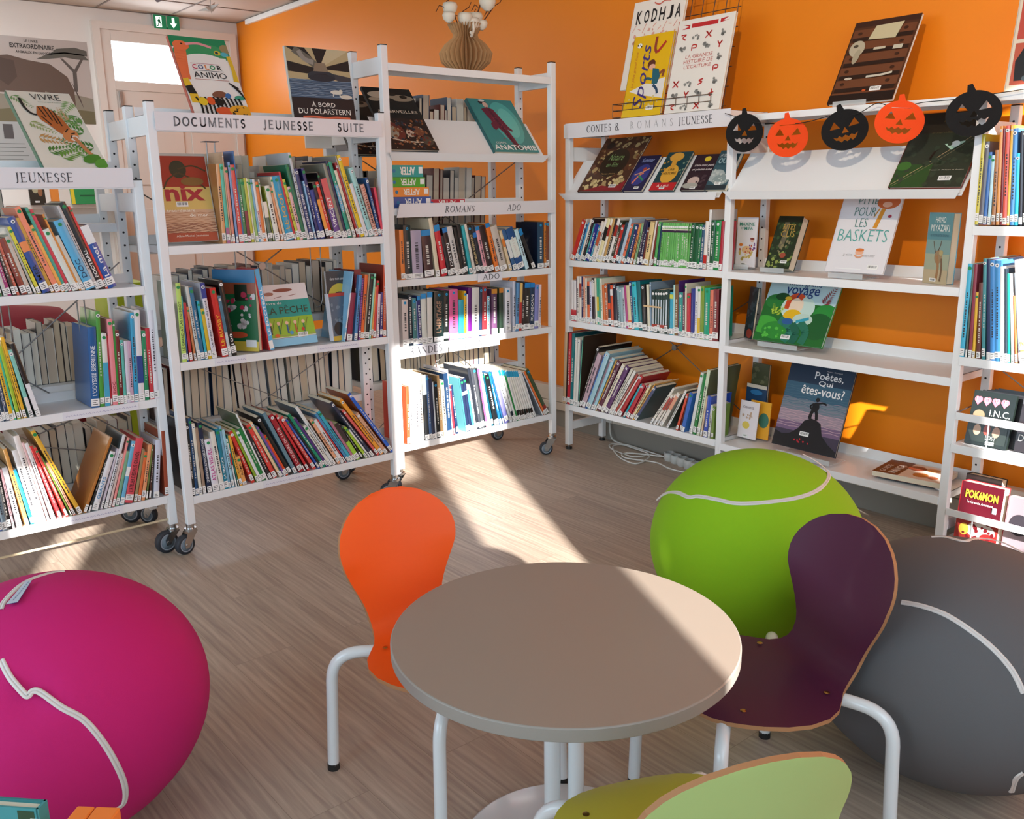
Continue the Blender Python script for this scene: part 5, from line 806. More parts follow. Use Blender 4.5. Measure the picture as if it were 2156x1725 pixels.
# slanted shelf, left bay
Z1 = 1.398; Y1 = 3.322
cover_book('album', 'large brown and cream album with leaves, leftmost on the slanted wall shelf', (-3.478, Y1, Z1), 0, .68, .305, .34, .010, '4c2c1c',
  [('x', 0, 0, 1, 1, 60, .06, 'b09868'), ('x', 0, .3, 1, 1, 40, .05, '6c4028'), ('e', .5, .52, .30, .26, '2c2014'), ('x', .05, .06, .9, .25, 24, .05, 'd8c48c'), ('p', [(.0, 0), (1, 0), (1, .2), (.8, .06), (.5, .1), (.2, .03)], '8c1c24'), ('e', .20, .85, .08, .06, '281c14')],
  [('Nature', (.34, .56, .66, .68), '8cb070', dict(shear=.3, bold=-.01)), ('en fête', (.36, .44, .62, .53), '8cb070', dict(shear=.3, bold=-.01)), ('Textes choisis', (.34, .30, .66, .325), 'c8a060')], stickr=(.68, .06))
cover_book('novel', 'small dark blue novel with dancing figures on the slanted wall shelf', (-3.165, Y1, Z1), 0, .70, .125, .215, .016, '20204c',
  [('r', 0, .78, 1, 1, '14143c'), ('e', .5, .45, .4, .3, '343c88'), ('l', .08, [(.3, .2), (.45, .42), (.62, .5)], 'e08060'), ('l', .08, [(.45, .42), (.75, .3)], '2c8c5c'), ('e', .58, .6, .09, .06, 'b04030'), ('l', .06, [(.2, .45), (.45, .5), (.8, .62)], 'd8a080'), ('r', 0, 0, 1, .1, '181844')],
  [('Summer', (.2, .80, .82, .92), '98a8e0', dict(shear=.3))], stickr=(.55, .05))
cover_book('novel', 'teal novel with a golden flask and a red band on the slanted wall shelf', (-2.992, Y1, Z1), 0, .68, .147, .225, .012, '144048',
  [('e', .45, .86, .28, .12, 'd8a040'), ('e', .5, .42, .32, .24, 'e0a83c'), ('r', .36, .55, .56, .8, 'd89c38'), ('r', 0, 0, 1, .2, 'c02028'), ('x', .0, .3, .2, .9, 8, .05, 'c8963c'), ('x', .8, .25, 1, .9, 8, .05, '88a088')],
  [('UNE', (.38, .50, .62, .56), '30281c'), ('HISTOIRE', (.24, .40, .76, .47), '30281c'), ('À LIRE', (.25, .08, .75, .15), 'f0e8e0')], stickr=(.40, .03))
cover_book('novel', 'dark purple brown novel with white hand lettering on the slanted wall shelf', (-2.802, Y1, Z1), 0, .64, .150, .195, .014, '2c1c28',
  [('e', .5, .87, .12, .07, 'd8c030'), ('e', .35, .25, .22, .12, 'c8b0a8'), ('e', .3, .12, .3, .08, 'a8a8a0'), ('x', .4, .1, 1, .4, 12, .06, '4c3c44')],
  [('Dans mon petit', (.12, .64, .86, .72), 'f0e8e8', dict(shear=.3)), ('et pleine lune', (.10, .52, .84, .60), 'f0e8e8', dict(shear=.3))], stickr=(.35, .02))
cover_book('novel', 'grey teal novel with a foggy wave next to the middle post, slanted wall shelf', (-2.664, Y1, Z1), 0, .60, .112, .205, .022, '385c68',
  [('r', 0, .62, 1, 1, '2c505c'), ('e', .3, .35, .4, .16, 'a8b4b4'), ('e', .6, .25, .4, .14, '8c9c9c'), ('r', 0, 0, 1, .12, '24343c'), ('x', 0, .12, 1, .5, 24, .06, 'c0c8c4')],
  [('LE GRAND', (.1, .82, .6, .90), 'd8e0e0'), ('OURS', (.1, .66, .8, .80), '98b8c0', dict(bold=.03))], stickr=(.4, .12))
cover_book('album', 'dark green album with a rope walker on the slanted shelf behind the pumpkins', (-1.800, Y1, Z1), 0, .64, .268, .335, .012, '2c3428',
  [('r', 0, 0, .5, .3, '2c4c24'), ('r', 0, .72, 1, 1, '28241c'), ('l', .008, [(.02, .04), (.4, .3), (.8, .6), (1, .74)], 'b8a078'), ('l', .005, [(.05, .02), (.5, .32), (.9, .62)], '908868'), ('l', .03, [(.42, .36), (.45, .46), (.50, .52)], '241810'), ('p', [(.54, .56), (.84, .60), (.66, .48)], 'a8ccb8'), ('e', .69, .56, .06, .04, 'dce8e4'), ('x', 0, .0, 1, .6, 30, .05, '344030'), ('e', .1, .28, .1, .06, '3c6c2c')],
  [('LE VENT LUMIERE', (.40, .86, .96, .90), '6c5c38'), ('et merveilleusement voyage', (.30, .70, .94, .73), '6c6040'), ('Textes de Philippe et dessins', (.48, .205, .95, .222), 'b8b4a0')], stickr=(.66, .08), edge='7c2c28')
# middle shelf of the second bay
acrylic_stand('clear plastic stand under the MAXINE book', (-2.61, 3.495, 1.0445), 0, .10)
cover_book('picture_book', 'slim white book MAXINE ET MIFA beside the middle post', (-2.612, 3.498, 1.052), 0, .05, .108, .222, .006, 'e8e4e8',
  [('e', .55, .35, .25, .08, 'e8c090'), ('x', .15, .15, .85, .32, 16, .07, 'd8c070'), ('x', .2, .25, .9, .45, 10, .06, 'c85c40'), ('x', .6, .3, .95, .5, 7, .06, '704080'), ('e', .80, .54, .09, .035, 'e0b8a8'), ('e', .80, .575, .11, .02, '803830'), ('e', .25, .45, .1, .03, 'e08030')],
  [('MAXINE', (.12, .83, .88, .90), '2c8c78', dict(bold=.01)), ('ET', (.22, .765, .34, .80), '2c8c78', {}), ('MIFA', (.38, .75, .80, .81), '2c8c78', dict(bold=.01))], stickr=(.3, .03))
cover_book('novel', 'thick green jungle novel with gold lettering turned on a clear stand', (-2.405, 3.435, 1.062), -.02, .40, .122, .238, .045, '20301c',
  [('x', 0, .0, 1, 1, 50, .08, '3c5430'), ('x', 0, .0, 1, .3, 20, .07, '8c9c50'), ('l', .2, [(.4, .9), (.45, .6), (.4, .4)], '6c6450'), ('x', .3, .3, .8, .6, 14, .06, '88805c'), ('r', 0, .88, 1, 1, '182014'), ('e', .6, .25, .12, .05, 'a04c38')],
  [('RITES', (.30, .74, .80, .84), 'b89848', {}), ('CLIS', (.28, .60, .85, .72), 'b89848', {})], stickr=(.60, .10), edge='1c241c')
acrylic_stand('clear plastic stand under the green jungle novel', (-2.40, 3.43, 1.0445), 0, .12)
cover_book('album', 'white album PITIÉ POUR LES BASKETS with green letters and an orange character', (-2.100, 3.415, 1.065), 0, .38, .255, .335, .010, 'e4e2e6',
  [('e', .78, .885, .19, .085, 'c86838'), ('e', .77, .855, .08, .035, 'e8b8a0'), ('l', .07, [(.73, .80), (.70, .70), (.66, .56)], 'd89430'), ('l', .02, [(.66, .80), (.60, .70)], 'd89430'), ('r', .58, .535, .78, .545, '905040'), ('e', .86, .71, .03, .02, 'a83048'), ('e', .52, .255, .07, .035, 'e8b090'), ('e', .52, .285, .07, .02, 'd87838'), ('l', .03, [(.45, .22), (.52, .19), (.60, .22)], 'e0a888'), ('r', .17, .04, .62, .05, 'f4f4f4')],
  [('PITIÉ', (.28, .86, .62, .955), '3c7c74', dict(bold=-.012)), ('POUR', (.26, .71, .62, .82), '3c7c74', dict(bold=-.012)), ('LES', (.32, .57, .52, .68), '3c7c74', dict(bold=-.012)), ('BASKETS', (.08, .39, .92, .54), '58a8a0', dict(bold=-.012)), ('JO', (.24, .20, .42, .23), 'b0b0b0', {}), ('HOESTLANDT', (.60, .20, .80, .23), 'b0b0b0', {})], stickr=(.72, .05))
acrylic_stand('clear plastic stand under the BASKETS album', (-2.05, 3.40, 1.0435), 0, .15)
cover_book('graphic_novel', 'thick pale teal book with a horned rider, standing near the right post', (-1.694, 3.438, 1.043), -.35, .03, .116, .262, .035, '90a098',
  [('r', 0, .62, 1, 1, '5c8c94'), ('r', 0, .42, 1, .62, '7c9c98'), ('r', 0, .2, 1, .42, 'a0a890'), ('r', 0, 0, 1, .2, 'b8a888'), ('e', .55, .38, .16, .10, '988060'), ('l', .03, [(.42, .44), (.34, .54), (.30, .60)], '605040'), ('l', .03, [(.52, .46), (.60, .54), (.62, .61)], '605040'), ('l', .10, [(.48, .40), (.58, .25), (.56, .06)], 'a07850'), ('l', .07, [(.70, .36), (.74, .20), (.72, .04)], '786048'), ('e', .66, .44, .08, .04, 'b0a070')],
  [('HAYAO', (.30, .86, .72, .94), 'e4e8e4', {}), ('MIYAZAKI', (.14, .74, .90, .83), 'e4e8e4', {}), ('LE VOYAGE DE SHUNA', (.14, .665, .90, .70), '40687c', {})], stickr=(.30, .03), edge='6ca4bc', spine='6ca4bc')
cover_book('picture_book', 'picture book mon grand voyage with a red haired girl among jungle leaves', (-2.442, 3.425, .742), -.02, .46, .350, .300, .012, 'c8dce0',
  [('r', 0, .62, 1, 1, 'b8d4dc'), ('r', 0, 0, 1, .62, '206c2c'), ('e', .1, .25, .2, .14, '44a83c'), ('e', .3, .18, .22, .14, '2c8c34'), ('e', .9, .5, .16, .14, '2c8c3c'), ('e', .85, .3, .2, .2, '185c2c'), ('e', .15, .62, .14, .11, '2c7c38'), ('e', .5, .55, .24, .2, 'c8e0d8'), ('e', .46, .58, .11, .14, 'f0d8c0'), ('l', .07, [(.34, .52), (.36, .68), (.46, .74), (.54, .70)], 'd85028'), ('e', .46, .42, .13, .10, 'e8b820'), ('e', .62, .38, .14, .09, 'c0d8cc'), ('e', .24, .70, .10, .06, '1c4c28'), ('e', .33, .68, .05, .03, 'e8b830'),
   ('l', .10, [(.30, .35), (.5, .22), (.45, .02)], '2c7c68'), ('l', .10, [(.6, .34), (.72, .2), (.70, .02)], '28745c'), ('l', .10, [(.5, .3), (.6, .15), (.56, 0)], '1c6450'), ('e', .42, .33, .08, .05, '2c5c98'), ('l', .04, [(.55, .34), (.7, .4)], '38a0b8'), ('x', .02, .02, .4, .22, 12, .03, '58c048'), ('x', .12, .45, .3, .58, 8, .02, 'b8d848'), ('leaf', .84, .60, .11, 1.2, '8c3c40'), ('leaf', .20, .40, .06, 1.9, 'b8d848'), ('leaf', .22, .40, .06, .9, 'b8d848')],
  [('mon grand', (.28, .86, .74, .96), '20407c', {}), ('voyage', (.26, .70, .74, .86), '20407c', dict(bold=.01))], stickr=(.40, .06), edge='2c8c3c')
acrylic_stand('clear plastic stand under the jungle picture book', (-2.38, 3.41, .7235), 0, .2)
cover_book('album', 'dark blue album POÈTES QUI ÊTES-VOUS with a silhouette on a rock, bottom shelf', (-2.306, 3.415, .284), -.03, .32, .318, .392, .012, '182434',
  [('r', 0, .75, 1, 1, '1c344c'), ('r', 0, .55, 1, .75, '345c74'), ('r', 0, .42, 1, .56, '6c7c88'), ('r', 0, .30, 1, .43, 'a08c98'), ('r', 0, .2, 1, .31, '745c7c'), ('r', 0, 0, 1, .2, '3c3448'), ('w', .30, .56, 10, '8c8090'), ('w', .24, .42, 7, 'c0a0a8'), ('w', .5, .7, 8, '44687c'),
   ('p', [(0, 0), (1, 0), (1, .06), (.86, .12), (.74, .2), (.68, .33), (.60, .36), (.52, .37), (.42, .33), (.36, .24), (.24, .16), (.12, .14), (0, .17)], '0c0c10'),
   ('l', .05, [(.49, .36), (.50, .43), (.53, .48)], '0c0c10'), ('l', .045, [(.60, .36), (.58, .43), (.55, .48)], '0c0c10'), ('e', .545, .50, .055, .055, '0c0c10'), ('e', .55, .585, .03, .025, '0c0c10'), ('l', .025, [(.56, .54), (.64, .56), (.70, .545)], '0c0c10'), ('l', .025, [(.51, .54), (.46, .50), (.50, .47)], '0c0c10'), ('x', .34, .06, .58, .12, 8, .015, 'c02030')],
  [('Poètes,', (.42, .80, .86, .895), 'ececec', dict(bold=.012)), ('Qui', (.50, .735, .72, .80), 'ececec', dict(bold=.012)), ('êtes-vous?', (.26, .63, .92, .735), 'ececec', dict(bold=.012)), ('Pierre Coranzi', (.58, .905, .82, .92), 'c8c8c8', {})], stickr=(.40, .16))
acrylic_stand('clear plastic stand under the dark blue POÈTES album', (-2.24, 3.39, .2595), 0, .26)
t_ = thing('paperback', 'brown and white manga drawing manual lying flat on the bottom wall shelf', 'book', (-1.80, 3.375, .2595), (0, 0, .12))
MB().bbox((0, 0, 0), (.265, .205, .020), paper, .001).build('page_block', t_)
b = MB(); b.box((0, 0, .020), (.265, .205, .0215), mat('e0d4c8', .2, coat=.4)); b.box((0, 0, -.0), (.265, .205, .001), mat('8c3c38', .4)); b.box((0, 0, .0217), (.10, .205, .0219), mat('5c2c20', .3)); b.build('cover', t_)
b = MB()
for i, (x, y, r) in enumerate([(.17, .06, .03), (.22, .05, .02), (.13, .14, .035), (.19, .15, .025)]):
    b.cyl((x, y, .0219), r, .0002, mat(('c87838', 'b86848', '7c3828', 'd89858')[i], .3), 16)
b.build('cover_picture', t_)
b = MB(); vs, fs = text_mesh('MANGA', bold=.02); b.add([(.085-bb_*.03, .02+a_*.13, .0222) for a_, bb_ in vs], fs, mat('e8e0d8', .4)); vs, fs = text_mesh('GUIDE'); b.add([(.04-bb_*.022, .02+a_*.11, .0222) for a_, bb_ in vs], fs, mat('e8e0d8', .4)); b.build('cover_title', t_)
# boxes of discs and comics, third bay
cover_book('disc_case', 'disc case LOVE I.N.C. with pink hearts behind the white rail', (-1.455, 3.385, .468), 0, .24, .150, .200, .015, '141c18',
  [('e', .14+.21*i+dx, .84, .06, .055, 'e87888') for i in range(4) for dx in (-.035, .035)] + [('p', [(.04+.21*i, .83), (.24+.21*i, .83), (.14+.21*i, .73)], 'e87888') for i in range(4)] +
  [('e', .22, .55, .14, .10, '907c60'), ('r', .05, .06, .95, .42, '28302c'), ('e', .25, .28, .09, .10, 'c09c80'), ('e', .48, .30, .08, .10, 'a04438'), ('e', .70, .28, .09, .10, 'b08c78')],
  [('I.N.C.', (.46, .56, .94, .68), 'e4e8e4', {}), ('LOST', (.48, .12, .72, .2), 'c8d0cc', {}), ('L  O  V  E', (.09, .79, .83, .88), 'f8d0d0', {})], stickr=(.5, .03), pages=False, cat='disc case')
cover_book('disc_case', 'dark disc case with a golden figure at the right picture edge', (-1.285, 3.40, .468), 0, .20, .14, .195, .015, '282024',
  [('e', .6, .35, .35, .3, 'b89458'), ('e', .5, .8, .2, .1, '7c3038'), ('r', 0, .88, 1, 1, '4c4c50')], [('D', (.06, .2, .2, .32), 'e0e0e0', {})], pages=False, cat='disc case')
for i in range(5):
    cover_book('disc_case', f"flat dark disc case, {ORD[i]} one behind the LOVE case in the wall tray", (-1.44+.006*i, 3.405+.018*(i+1), .468), 0, .24, .30, .195, .012, ['2c2c30', '383430', '20242c', '342c34', '2c3430'][i], pages=False, cat='disc case', group='disc cases packed behind the LOVE case')
cover_book('comic_book', 'dark red comic with yellow title and volume number 1 behind the lower rail', (-1.452, 3.378, .092), 0, .12, .152, .225, .055, '5c1424',
  [('r', 0, 0, 1, .42, 'a0302c'), ('e', .6, .22, .35, .14, 'c8c4bc'), ('e', .2, .2, .12, .1, 'e0b848'), ('e', .8, .12, .2, .08, 'b82828'), ('x', .05, .05, .95, .4, 20, .06, '701820')],
  [('POKéMON', (.12, .74, .90, .88), 'd8a838', dict(bold=.04)), ('La Grande Aventure', (.18, .655, .80, .70), 'e8e0e0', {}), ('1', (.80, .56, .90, .66), 'f0f0f0', dict(bold=.03))], edge='b82430')
cover_book('comic_book', 'black comic standing left of the dark red comic in the lower tray', (-1.470, 3.45, .092), 0, .12, .13, .235, .05, '241c1c', [('r', .0, .7, .25, .85, '8c2c24')])
cover_book('comic_book', 'mauve grey comic at the right picture edge in the lower tray', (-1.288, 3.40, .092), 0, .12, .12, .20, .04, '988890', [('e', .4, .5, .3, .2, '38343c')])
# loose books seen beside the middle post
cover_book('magazine', 'dark magazine with a red round badge leaning behind the middle post', (-2.56, 3.52, .727), -.5, .1, .08, .235, .012, '283038', [('x', 0, .2, 1, 1, 20, .15, '485460'), ('e', .6, .1, .35, .09, 'a83c30')], cat='magazine')
cover_book('booklet', 'white booklet with a small yellow drawing behind the middle post, bottom shelf', (-2.535, 3.47, .262), -.05, .12, .105, .175, .004, 'e8e0e4', [('e', .4, .35, .2, .1, 'e0c860'), ('x', .2, .5, .7, .7, 8, .08, 'c8a890')], [('CONTES', (.15, .80, .75, .86), '786c78', {})], stickr=(.3, .03), cat='booklet')
cover_book('booklet', 'yellow booklet behind the white one, bottom shelf by the middle post', (-2.50, 3.505, .262), 0, .1, .11, .175, .004, 'e8a830', [('e', .7, .5, .25, .2, '407868')], cat='booklet')
cover_book('album', 'olive photo album standing behind the booklets by the middle post', (-2.545, 3.56, .262), -.1, .06, .10, .34, .012, '4c5038', [('x', 0, .3, 1, 1, 20, .12, '6c6c50')])
cover_book('booklet', 'dark blue booklet with yellow rim above the white booklet', (-2.55, 3.53, .262), -.1, .08, .12, .245, .006, '1c3c5c', [('r', 0, .93, 1, 1, 'c8c0b0'), ('e', .5, .85, .3, .05, '2c6c9c')], cat='booklet')
# face on books inside the DOCUMENTS rack
cover_book('album', 'framed looking album titled nix with an insect, at the left end of the top row', (-3.505, 1.225, 1.232), PI/2, .22, .200, .335, .012, 'b8b4ac',
  [('r', .02, .0, .98, .97, '9c3018'), ('r', .02, .0, .98, .62, 'd8b868'), ('r', .02, .0, .98, .36, 'd0a888'), ('r', .02, .0, .98, .10, 'a84828'), ('e', .42, .82, .16, .10, '303018'), ('l', .03, [(.42, .82), (.70, .86), (.95, .80)], '483818'), ('l', .03, [(.42, .78), (.7, .7), (.9, .6)], '483818'), ('l', .03, [(.4, .78), (.2, .7), (.1, .6)], '483818'), ('e', .66, .68, .22, .05, '805c28'), ('w', .12, .32, 9, 'b07c58'), ('w', .1, .2, 6, '7c3820')],
  [('nix', (.10, .46, .86, .64), 'a82830', dict(bold=.03)), ('traordinaire', (.08, .335, .62, .37), 'f0e8d8', {}), ('de mer', (.50, .28, .86, .315), 'f0ece0', {}), ('Albin Michel Jeunesse', (.18, .045, .80, .075), 'e8e0d0', {})], stickr=(.28, .395), edge='c8c8c4')
cover_book('picture_book', 'picture book LA PÊCHE with children fishing, face out on the middle shelf', (-3.505, 1.600, .787), PI/2, .34, .220, .262, .012, 'eae4e4',
  [('r', 0, .46, 1, .74, '149c94'), ('r', 0, .14, 1, .46, '98c038'), ('r', 0, .0, 1, .13, '88c8e8'), ('w', .12, .16, 2, 'a08868'), ('e', .5, .90, .2, .03, '905040'), ('e', .2, .85, .1, .03, 'a87868'), ('l', .01, [(.6, .8), (.75, .82)], '905848'), ('l', .01, [(.3, .78), (.45, .80)], '905848')] +
  [('l', .035, [(.10+.17*i, .20), (.10+.17*i, .33)], ('402c28', '307848', '2c5c88', 'c06038', '308048')[i]) for i in range(5)] + [('e', .10+.17*i, .365, .035, .03, 'f0c8a8') for i in range(5)] + [('l', .008, [(.12+.17*i, .25), (.20+.17*i, .42)], '604028') for i in range(5)] + [('e', .2, .17, .05, .03, 'e07030'), ('e', .5, .2, .04, .03, '4898c8'), ('e', .75, .24, .03, .03, 'c83028')],
  [('LA PÊCHE', (.06, .515, .94, .66), '2c3c20', dict(bold=.0)), ('livre de', (.12, .675, .42, .715), 'e8f0ec', {})], stickr=(.62, .12), edge='68a8c8')
cover_book('picture_book', 'tall football picture book with blue red spine, left of LA PÊCHE', (-3.63, 1.430, .782), PI/2-.95, .02, .19, .33, .026, '1c6038',
  [('r', 0, .82, 1, 1, '2c6c98'), ('r', 0, .7, 1, .84, '904830'), ('r', 0, 0, 1, .12, 'c8b040'), ('x', .05, .3, .95, .7, 24, .07, 'c8c0c0'), ('r', .5, .62, .8, .82, '182818'), ('x', .1, .5, .9, .75, 10, .07, 'a82c48'), ('r', .7, .05, .95, .14, 'd8d8d8'), ('e', .5, .2, .25, .04, 'c05030')], edge='c82830', spine='2c6c98')
bx = MB(); F2 = thing('picture_book', 'blue and red spine reading FOOTBALL, upright before the football cover', 'book', (-3.487, 1.588, .779), (0, -.13, PI/2))
bx.box((0, 0, 0), (.024, .16, .335), mat('c82c34', .3)); bx.box((.006, -.0006, .0), (.024, .002, .335), mat('58b0e0', .3)); bx.build('cover', F2)
b = MB(); vs, fs = text_mesh('LE FOOTBALL', bold=.02); b.add([(.021-bb_*.011, -.0016, .06+a_*.20) for a_, bb_ in vs], fs, mat('f4f4f4', .5)); b.build('spine_title', F2)
MB().box((.004, -.0015, .005), (.022, -.0005, .04), stick).build('spine_label', F2)
cover_book('picture_book', 'black picture book with a yellow moon, right of LA PÊCHE', (-3.55, 1.905, .781), PI/2-.12, .06, .145, .295, .012, '202224',
  [('e', .4, .62, .36, .20, 'c8b030'), ('e', .4, .52, .30, .18, '202224'), ('x', .55, .1, .85, .6, 14, .10, 'a83c58'), ('x', .5, .1, .8, .5, 10, .10, '6c9c38')], [('dans mon ami monde', (.12, .87, .80, .91), 'd8d4d0', {})], edge='c8c8c8')
cover_book('novel', 'grey blue booklet with red top and a white page edge before the moon book', (-3.50, 1.895, .781), PI/2+.1, .12, .085, .205, .028, '506478',
  [('r', 0, .93, 1, 1, 'b83828'), ('e', .4, .25, .3, .14, '181c20'), ('x', .1, .4, .9, .9, 12, .12, '708494'), ('r', 0, 0, 1, .1, 'c8a838')], edge='e8e8f0')
cover_book('picture_book', 'maroon album with cream triangles beside the light blue spine', (-3.50, 2.015, .781), PI/2+.02, .02, .034, .30, .17, '7c2028',
  [('p', [(0, .66), (1, .64), (1, .72), (0, .73)], 'e0d8c4'), ('p', [(.2, .5), (1, .52), (1, .56)], 'e0d8c4'), ('p', [(0, .34), (1, .32), (1, .42)], 'e0d8c4'), ('p', [(0, .22), (1, .20), (.6, .27)], 'e0d8c4')], edge='6c1c24')
# ---------------------------------------------------------------- wire bookends hanging under the shelves
def bookend(frame, label, u, dy, ztop, zbot, wd, group=None):
    F = Matrix.Translation(frame.location) @ Matrix.Rotation(frame.rotation_euler.z, 4, 'Z'); p = F @ Vector((u, dy, 0))
    t_ = thing('wire_bookend', label, 'bookend', (p.x, p.y, zbot), (0, 0, frame.rotation_euler.z), group)
    H = ztop-zbot; pts = [(0, 0, H), (0, .004, .07)] + [(wd/2 - wd/2*math.cos(a), .004, .06 - .05*math.sin(a)) for a in [PI*i/10 for i in range(11)]] + [(wd, .004, .07), (wd, 0, H)]
    b = MB(); b.tube(pts, .0026, wire, 8); b.build('wire_loop', t_)
    b = MB(); b.bbox((-.012, -.02, H-.003), (wd+.012, .03, H), mat('50545c', .5), .001); b.build('shelf_clip', t_)
bookend(B, 'wire bookend hanging in front of the nix album on the DOCUMENTS rack', .245, .08, 1.605, 1.385, .032)
bookend(B, 'wire bookend hanging left of the FOOTBALL spine on the middle shelf', .33, .10, 1.186, .92, .044)
bookend(B, 'wire bookend hanging before the moon book on the middle shelf', .665, .10, 1.186, .915, .048)
bookend(A, 'wire bookend hanging beside the big blue spine, far left rack', .75, .10, 1.038, .775, .026)
bookend(A, 'wire bookend hanging at the left picture edge, far left rack', .50, .12, 1.038, .80, .026)
# ---------------------------------------------------------------- pumpkin garland
def arc2(cx, cz, rx, rz, a0, a1, n): return [(cx+rx*math.cos(a0+(a1-a0)*i/n), cz+rz*math.sin(a0+(a1-a0)*i/n)) for i in range(n+1)]
import mathutils
def pumpkin(label, X, Z, rx, rz, col, rot, slot=False, yaw=0):
    t_ = thing('felt_pumpkin', label, 'pumpkin', (X, 3.275, Z), (0, rot, yaw), 'felt pumpkins of the garland')
    holes_ = [[(-.62, .12), (-.18, .12), (-.40, .48)], [(.18, .12), (.64, .16), (.46, .50)], [(-.14, -.14), (.16, -.14), (.02, .14)],
      [(-.52, -.26), (-.36, -.34), (-.26, -.24), (-.14, -.34), (0, -.24), (.14, -.34), (.26, -.24), (.38, -.32), (.54, -.22), (.42, -.46), (.28, -.56), (.20, -.46), (.06, -.58), (-.06, -.48), (-.20, -.58), (-.30, -.46), (-.42, -.44)]]
    if slot: holes_.append([(-.42, .62), (.42, .66), (.42, .69), (-.42, .65)])
    stem = [(.10, .97), (-.02, 1.30), (-.20, 1.26), (-.22, .96)]
    outline = [p for p in arc2(0, 0, 1, 1, PI/2-.10, PI/2-.10-2*PI+.34, 60)] + [stem[3], stem[2], stem[1], stem[0]]
    loops = [outline] + holes_
    polys = [[Vector((x*rx, z*rz, 0)) for x, z in L] for L in loops]
    tris = mathutils.geometry.tessellate_polygon(polys)
    flat = [v for L in polys for v in L]; b = MB(); m = mat(col, .95, bump=.6, bscale=900)
    b.add([(v.x, 0, v.y) for v in flat], [tuple(t) for t in tris], m); b.add([(v.x, .003, v.y) for v in flat], [tuple(t)[::-1] for t in tris], m)
    for L in polys:
        n = len(L); b.add([(v.x, 0, v.y) for v in L] + [(v.x, .003, v.y) for v in L], [(i, (i+1) % n, n+(i+1) % n, n+i) for i in range(n)], m)
    b.build('felt_face', t_)
pumpkin('black felt pumpkin, leftmost, beside the CONTES sign', -2.426, 1.626, .0752, .077, '0c0c0e', .03, yaw=.55)
pumpkin('orange felt pumpkin between the first two black ones, with a slot', -2.216, 1.596, .0787, .075, 'f04a10', 0, True, .5)
pumpkin('black felt pumpkin in the middle of the garland', -1.967, 1.612, .0849, .075, '0c0c0e', -.20, yaw=.5)
pumpkin('orange felt pumpkin, second from right, with a slot, beside the middle one', -1.752, 1.627, .084, .074, 'f04a10', .12, True, .45)
pumpkin('black felt pumpkin, rightmost and largest looking, at the right post', -1.49, 1.638, .0867, .075, '0c0c0e', -.10, yaw=.45)
b = MB(); b.tube(bez([(-2.56, 3.315, 1.715), (-2.47, 3.30, 1.69), (-2.38, 3.29, 1.665), (-2.27, 3.289, 1.655), (-2.21, 3.289, 1.648), (-2.12, 3.289, 1.655), (-2.03, 3.289, 1.67), (-1.93, 3.289, 1.668), (-1.86, 3.30, 1.70), (-1.80, 3.289, 1.685), (-1.75, 3.289, 1.680), (-1.68, 3.30, 1.69), (-1.56, 3.289, 1.69), (-1.42, 3.30, 1.70), (-1.2, 3.31, 1.715)], 6), .0016, mat('181818', .8), 6)
tag(b.build('garland_string'), 'thin black string carrying the felt pumpkins along the shelf edge', 'string')
# ---------------------------------------------------------------- power strip and cable
ps = thing('power_strip', 'grey extension socket with five round outlets on the floor', 'power strip', (-3.055, 3.601, 0), (0, 0, -.20)); gp = mat('b8bab8', .45)
for k in range(5):
    b = MB(); c = (k*.055, 0, 0); b.lathe([(.026, 0), (.031, .012), (.030, .042), (.026, .046), (.023, .046), (.021, .030), (0, .030)], gp, 24, c=c); o = b.build('outlet', ps)
    q = MB(); q.cyl((c[0]-.008, 0, .0302), .0025, .001, black, 8); q.cyl((c[0]+.008, 0, .0302), .0025, .001, black, 8); q.build('pin_holes', o)
b = MB(); b.tube(bez([(-3.55, 3.655, .125), (-3.50, 3.62, .03), (-3.404, 3.63, .006), (-3.236, 3.616, .006), (-3.190, 3.56, .006), (-3.225, 3.491, .006), (-3.392, 3.516, .006), (-3.47, 3.574, .006), (-3.44, 3.62, .006), (-3.327, 3.61, .010), (-3.161, 3.562, .012), (-3.118, 3.412, .006), (-3.256, 3.431, .006), (-3.413, 3.54, .012), (-3.40, 3.62, .012), (-3.251, 3.61, .014), (-3.08, 3.60, .012)], 8), .0042, mat('d4d4d0', .4), 8)
b.tube(bez([(-3.09, 3.595, .014), (-3.274, 3.505, .012), (-3.218, 3.432, .012), (-3.069, 3.505, .005), (-2.947, 3.476, .005), (-2.834, 3.491, .005), (-2.77, 3.54, .01)], 8), .0042, mat('d4d4d0', .4), 8)
tag(b.build('power_cable'), 'white looped power cable on the floor by the extension socket', 'cable')
so = thing('wall_socket', 'small white socket on the cable trunking above the cable', 'socket', (-3.56, 3.648, .135))
MB().bbox((-.035, -.006, -.028), (.035, .004, .028), mat('d4d0c8', .4), .002).build('cover_plate', so)
# ---------------------------------------------------------------- wall things at the back left
po = thing('poster', 'poster with an elephant before an acacia tree on the left wall', 'poster', (XL+.004, 1.60, 1.99), (0, 0, PI/2))
MB().box((0, 0, 0), (.80, .002, .64), mat('b8aca4', .5, coat=.3)).build('sheet', po)
b = MB()
def pl(pts, col, y=-.001): b.add([(x, y, z) for x, z in pts], [tuple(range(len(pts)))], mat(col, .6))
pl([(0, 0), (.80, 0), (.80, .2), (.5, .26), (.2, .2), (0, .22)], '8c8474'); pl([(0, 0), (.80, 0), (.80, .10), (.4, .13), (0, .08)], '6c6448', -.0014)
pl([(0, .42), (.06, .48), (.2, .50), (.34, .47), (.50, .45), (.62, .36), (.66, .26), (.66, .10), (.56, .10), (.54, .22), (.44, .24), (.42, .08), (.30, .08), (.28, .22), (.1, .22), (0, .25)], '604c40', -.002)
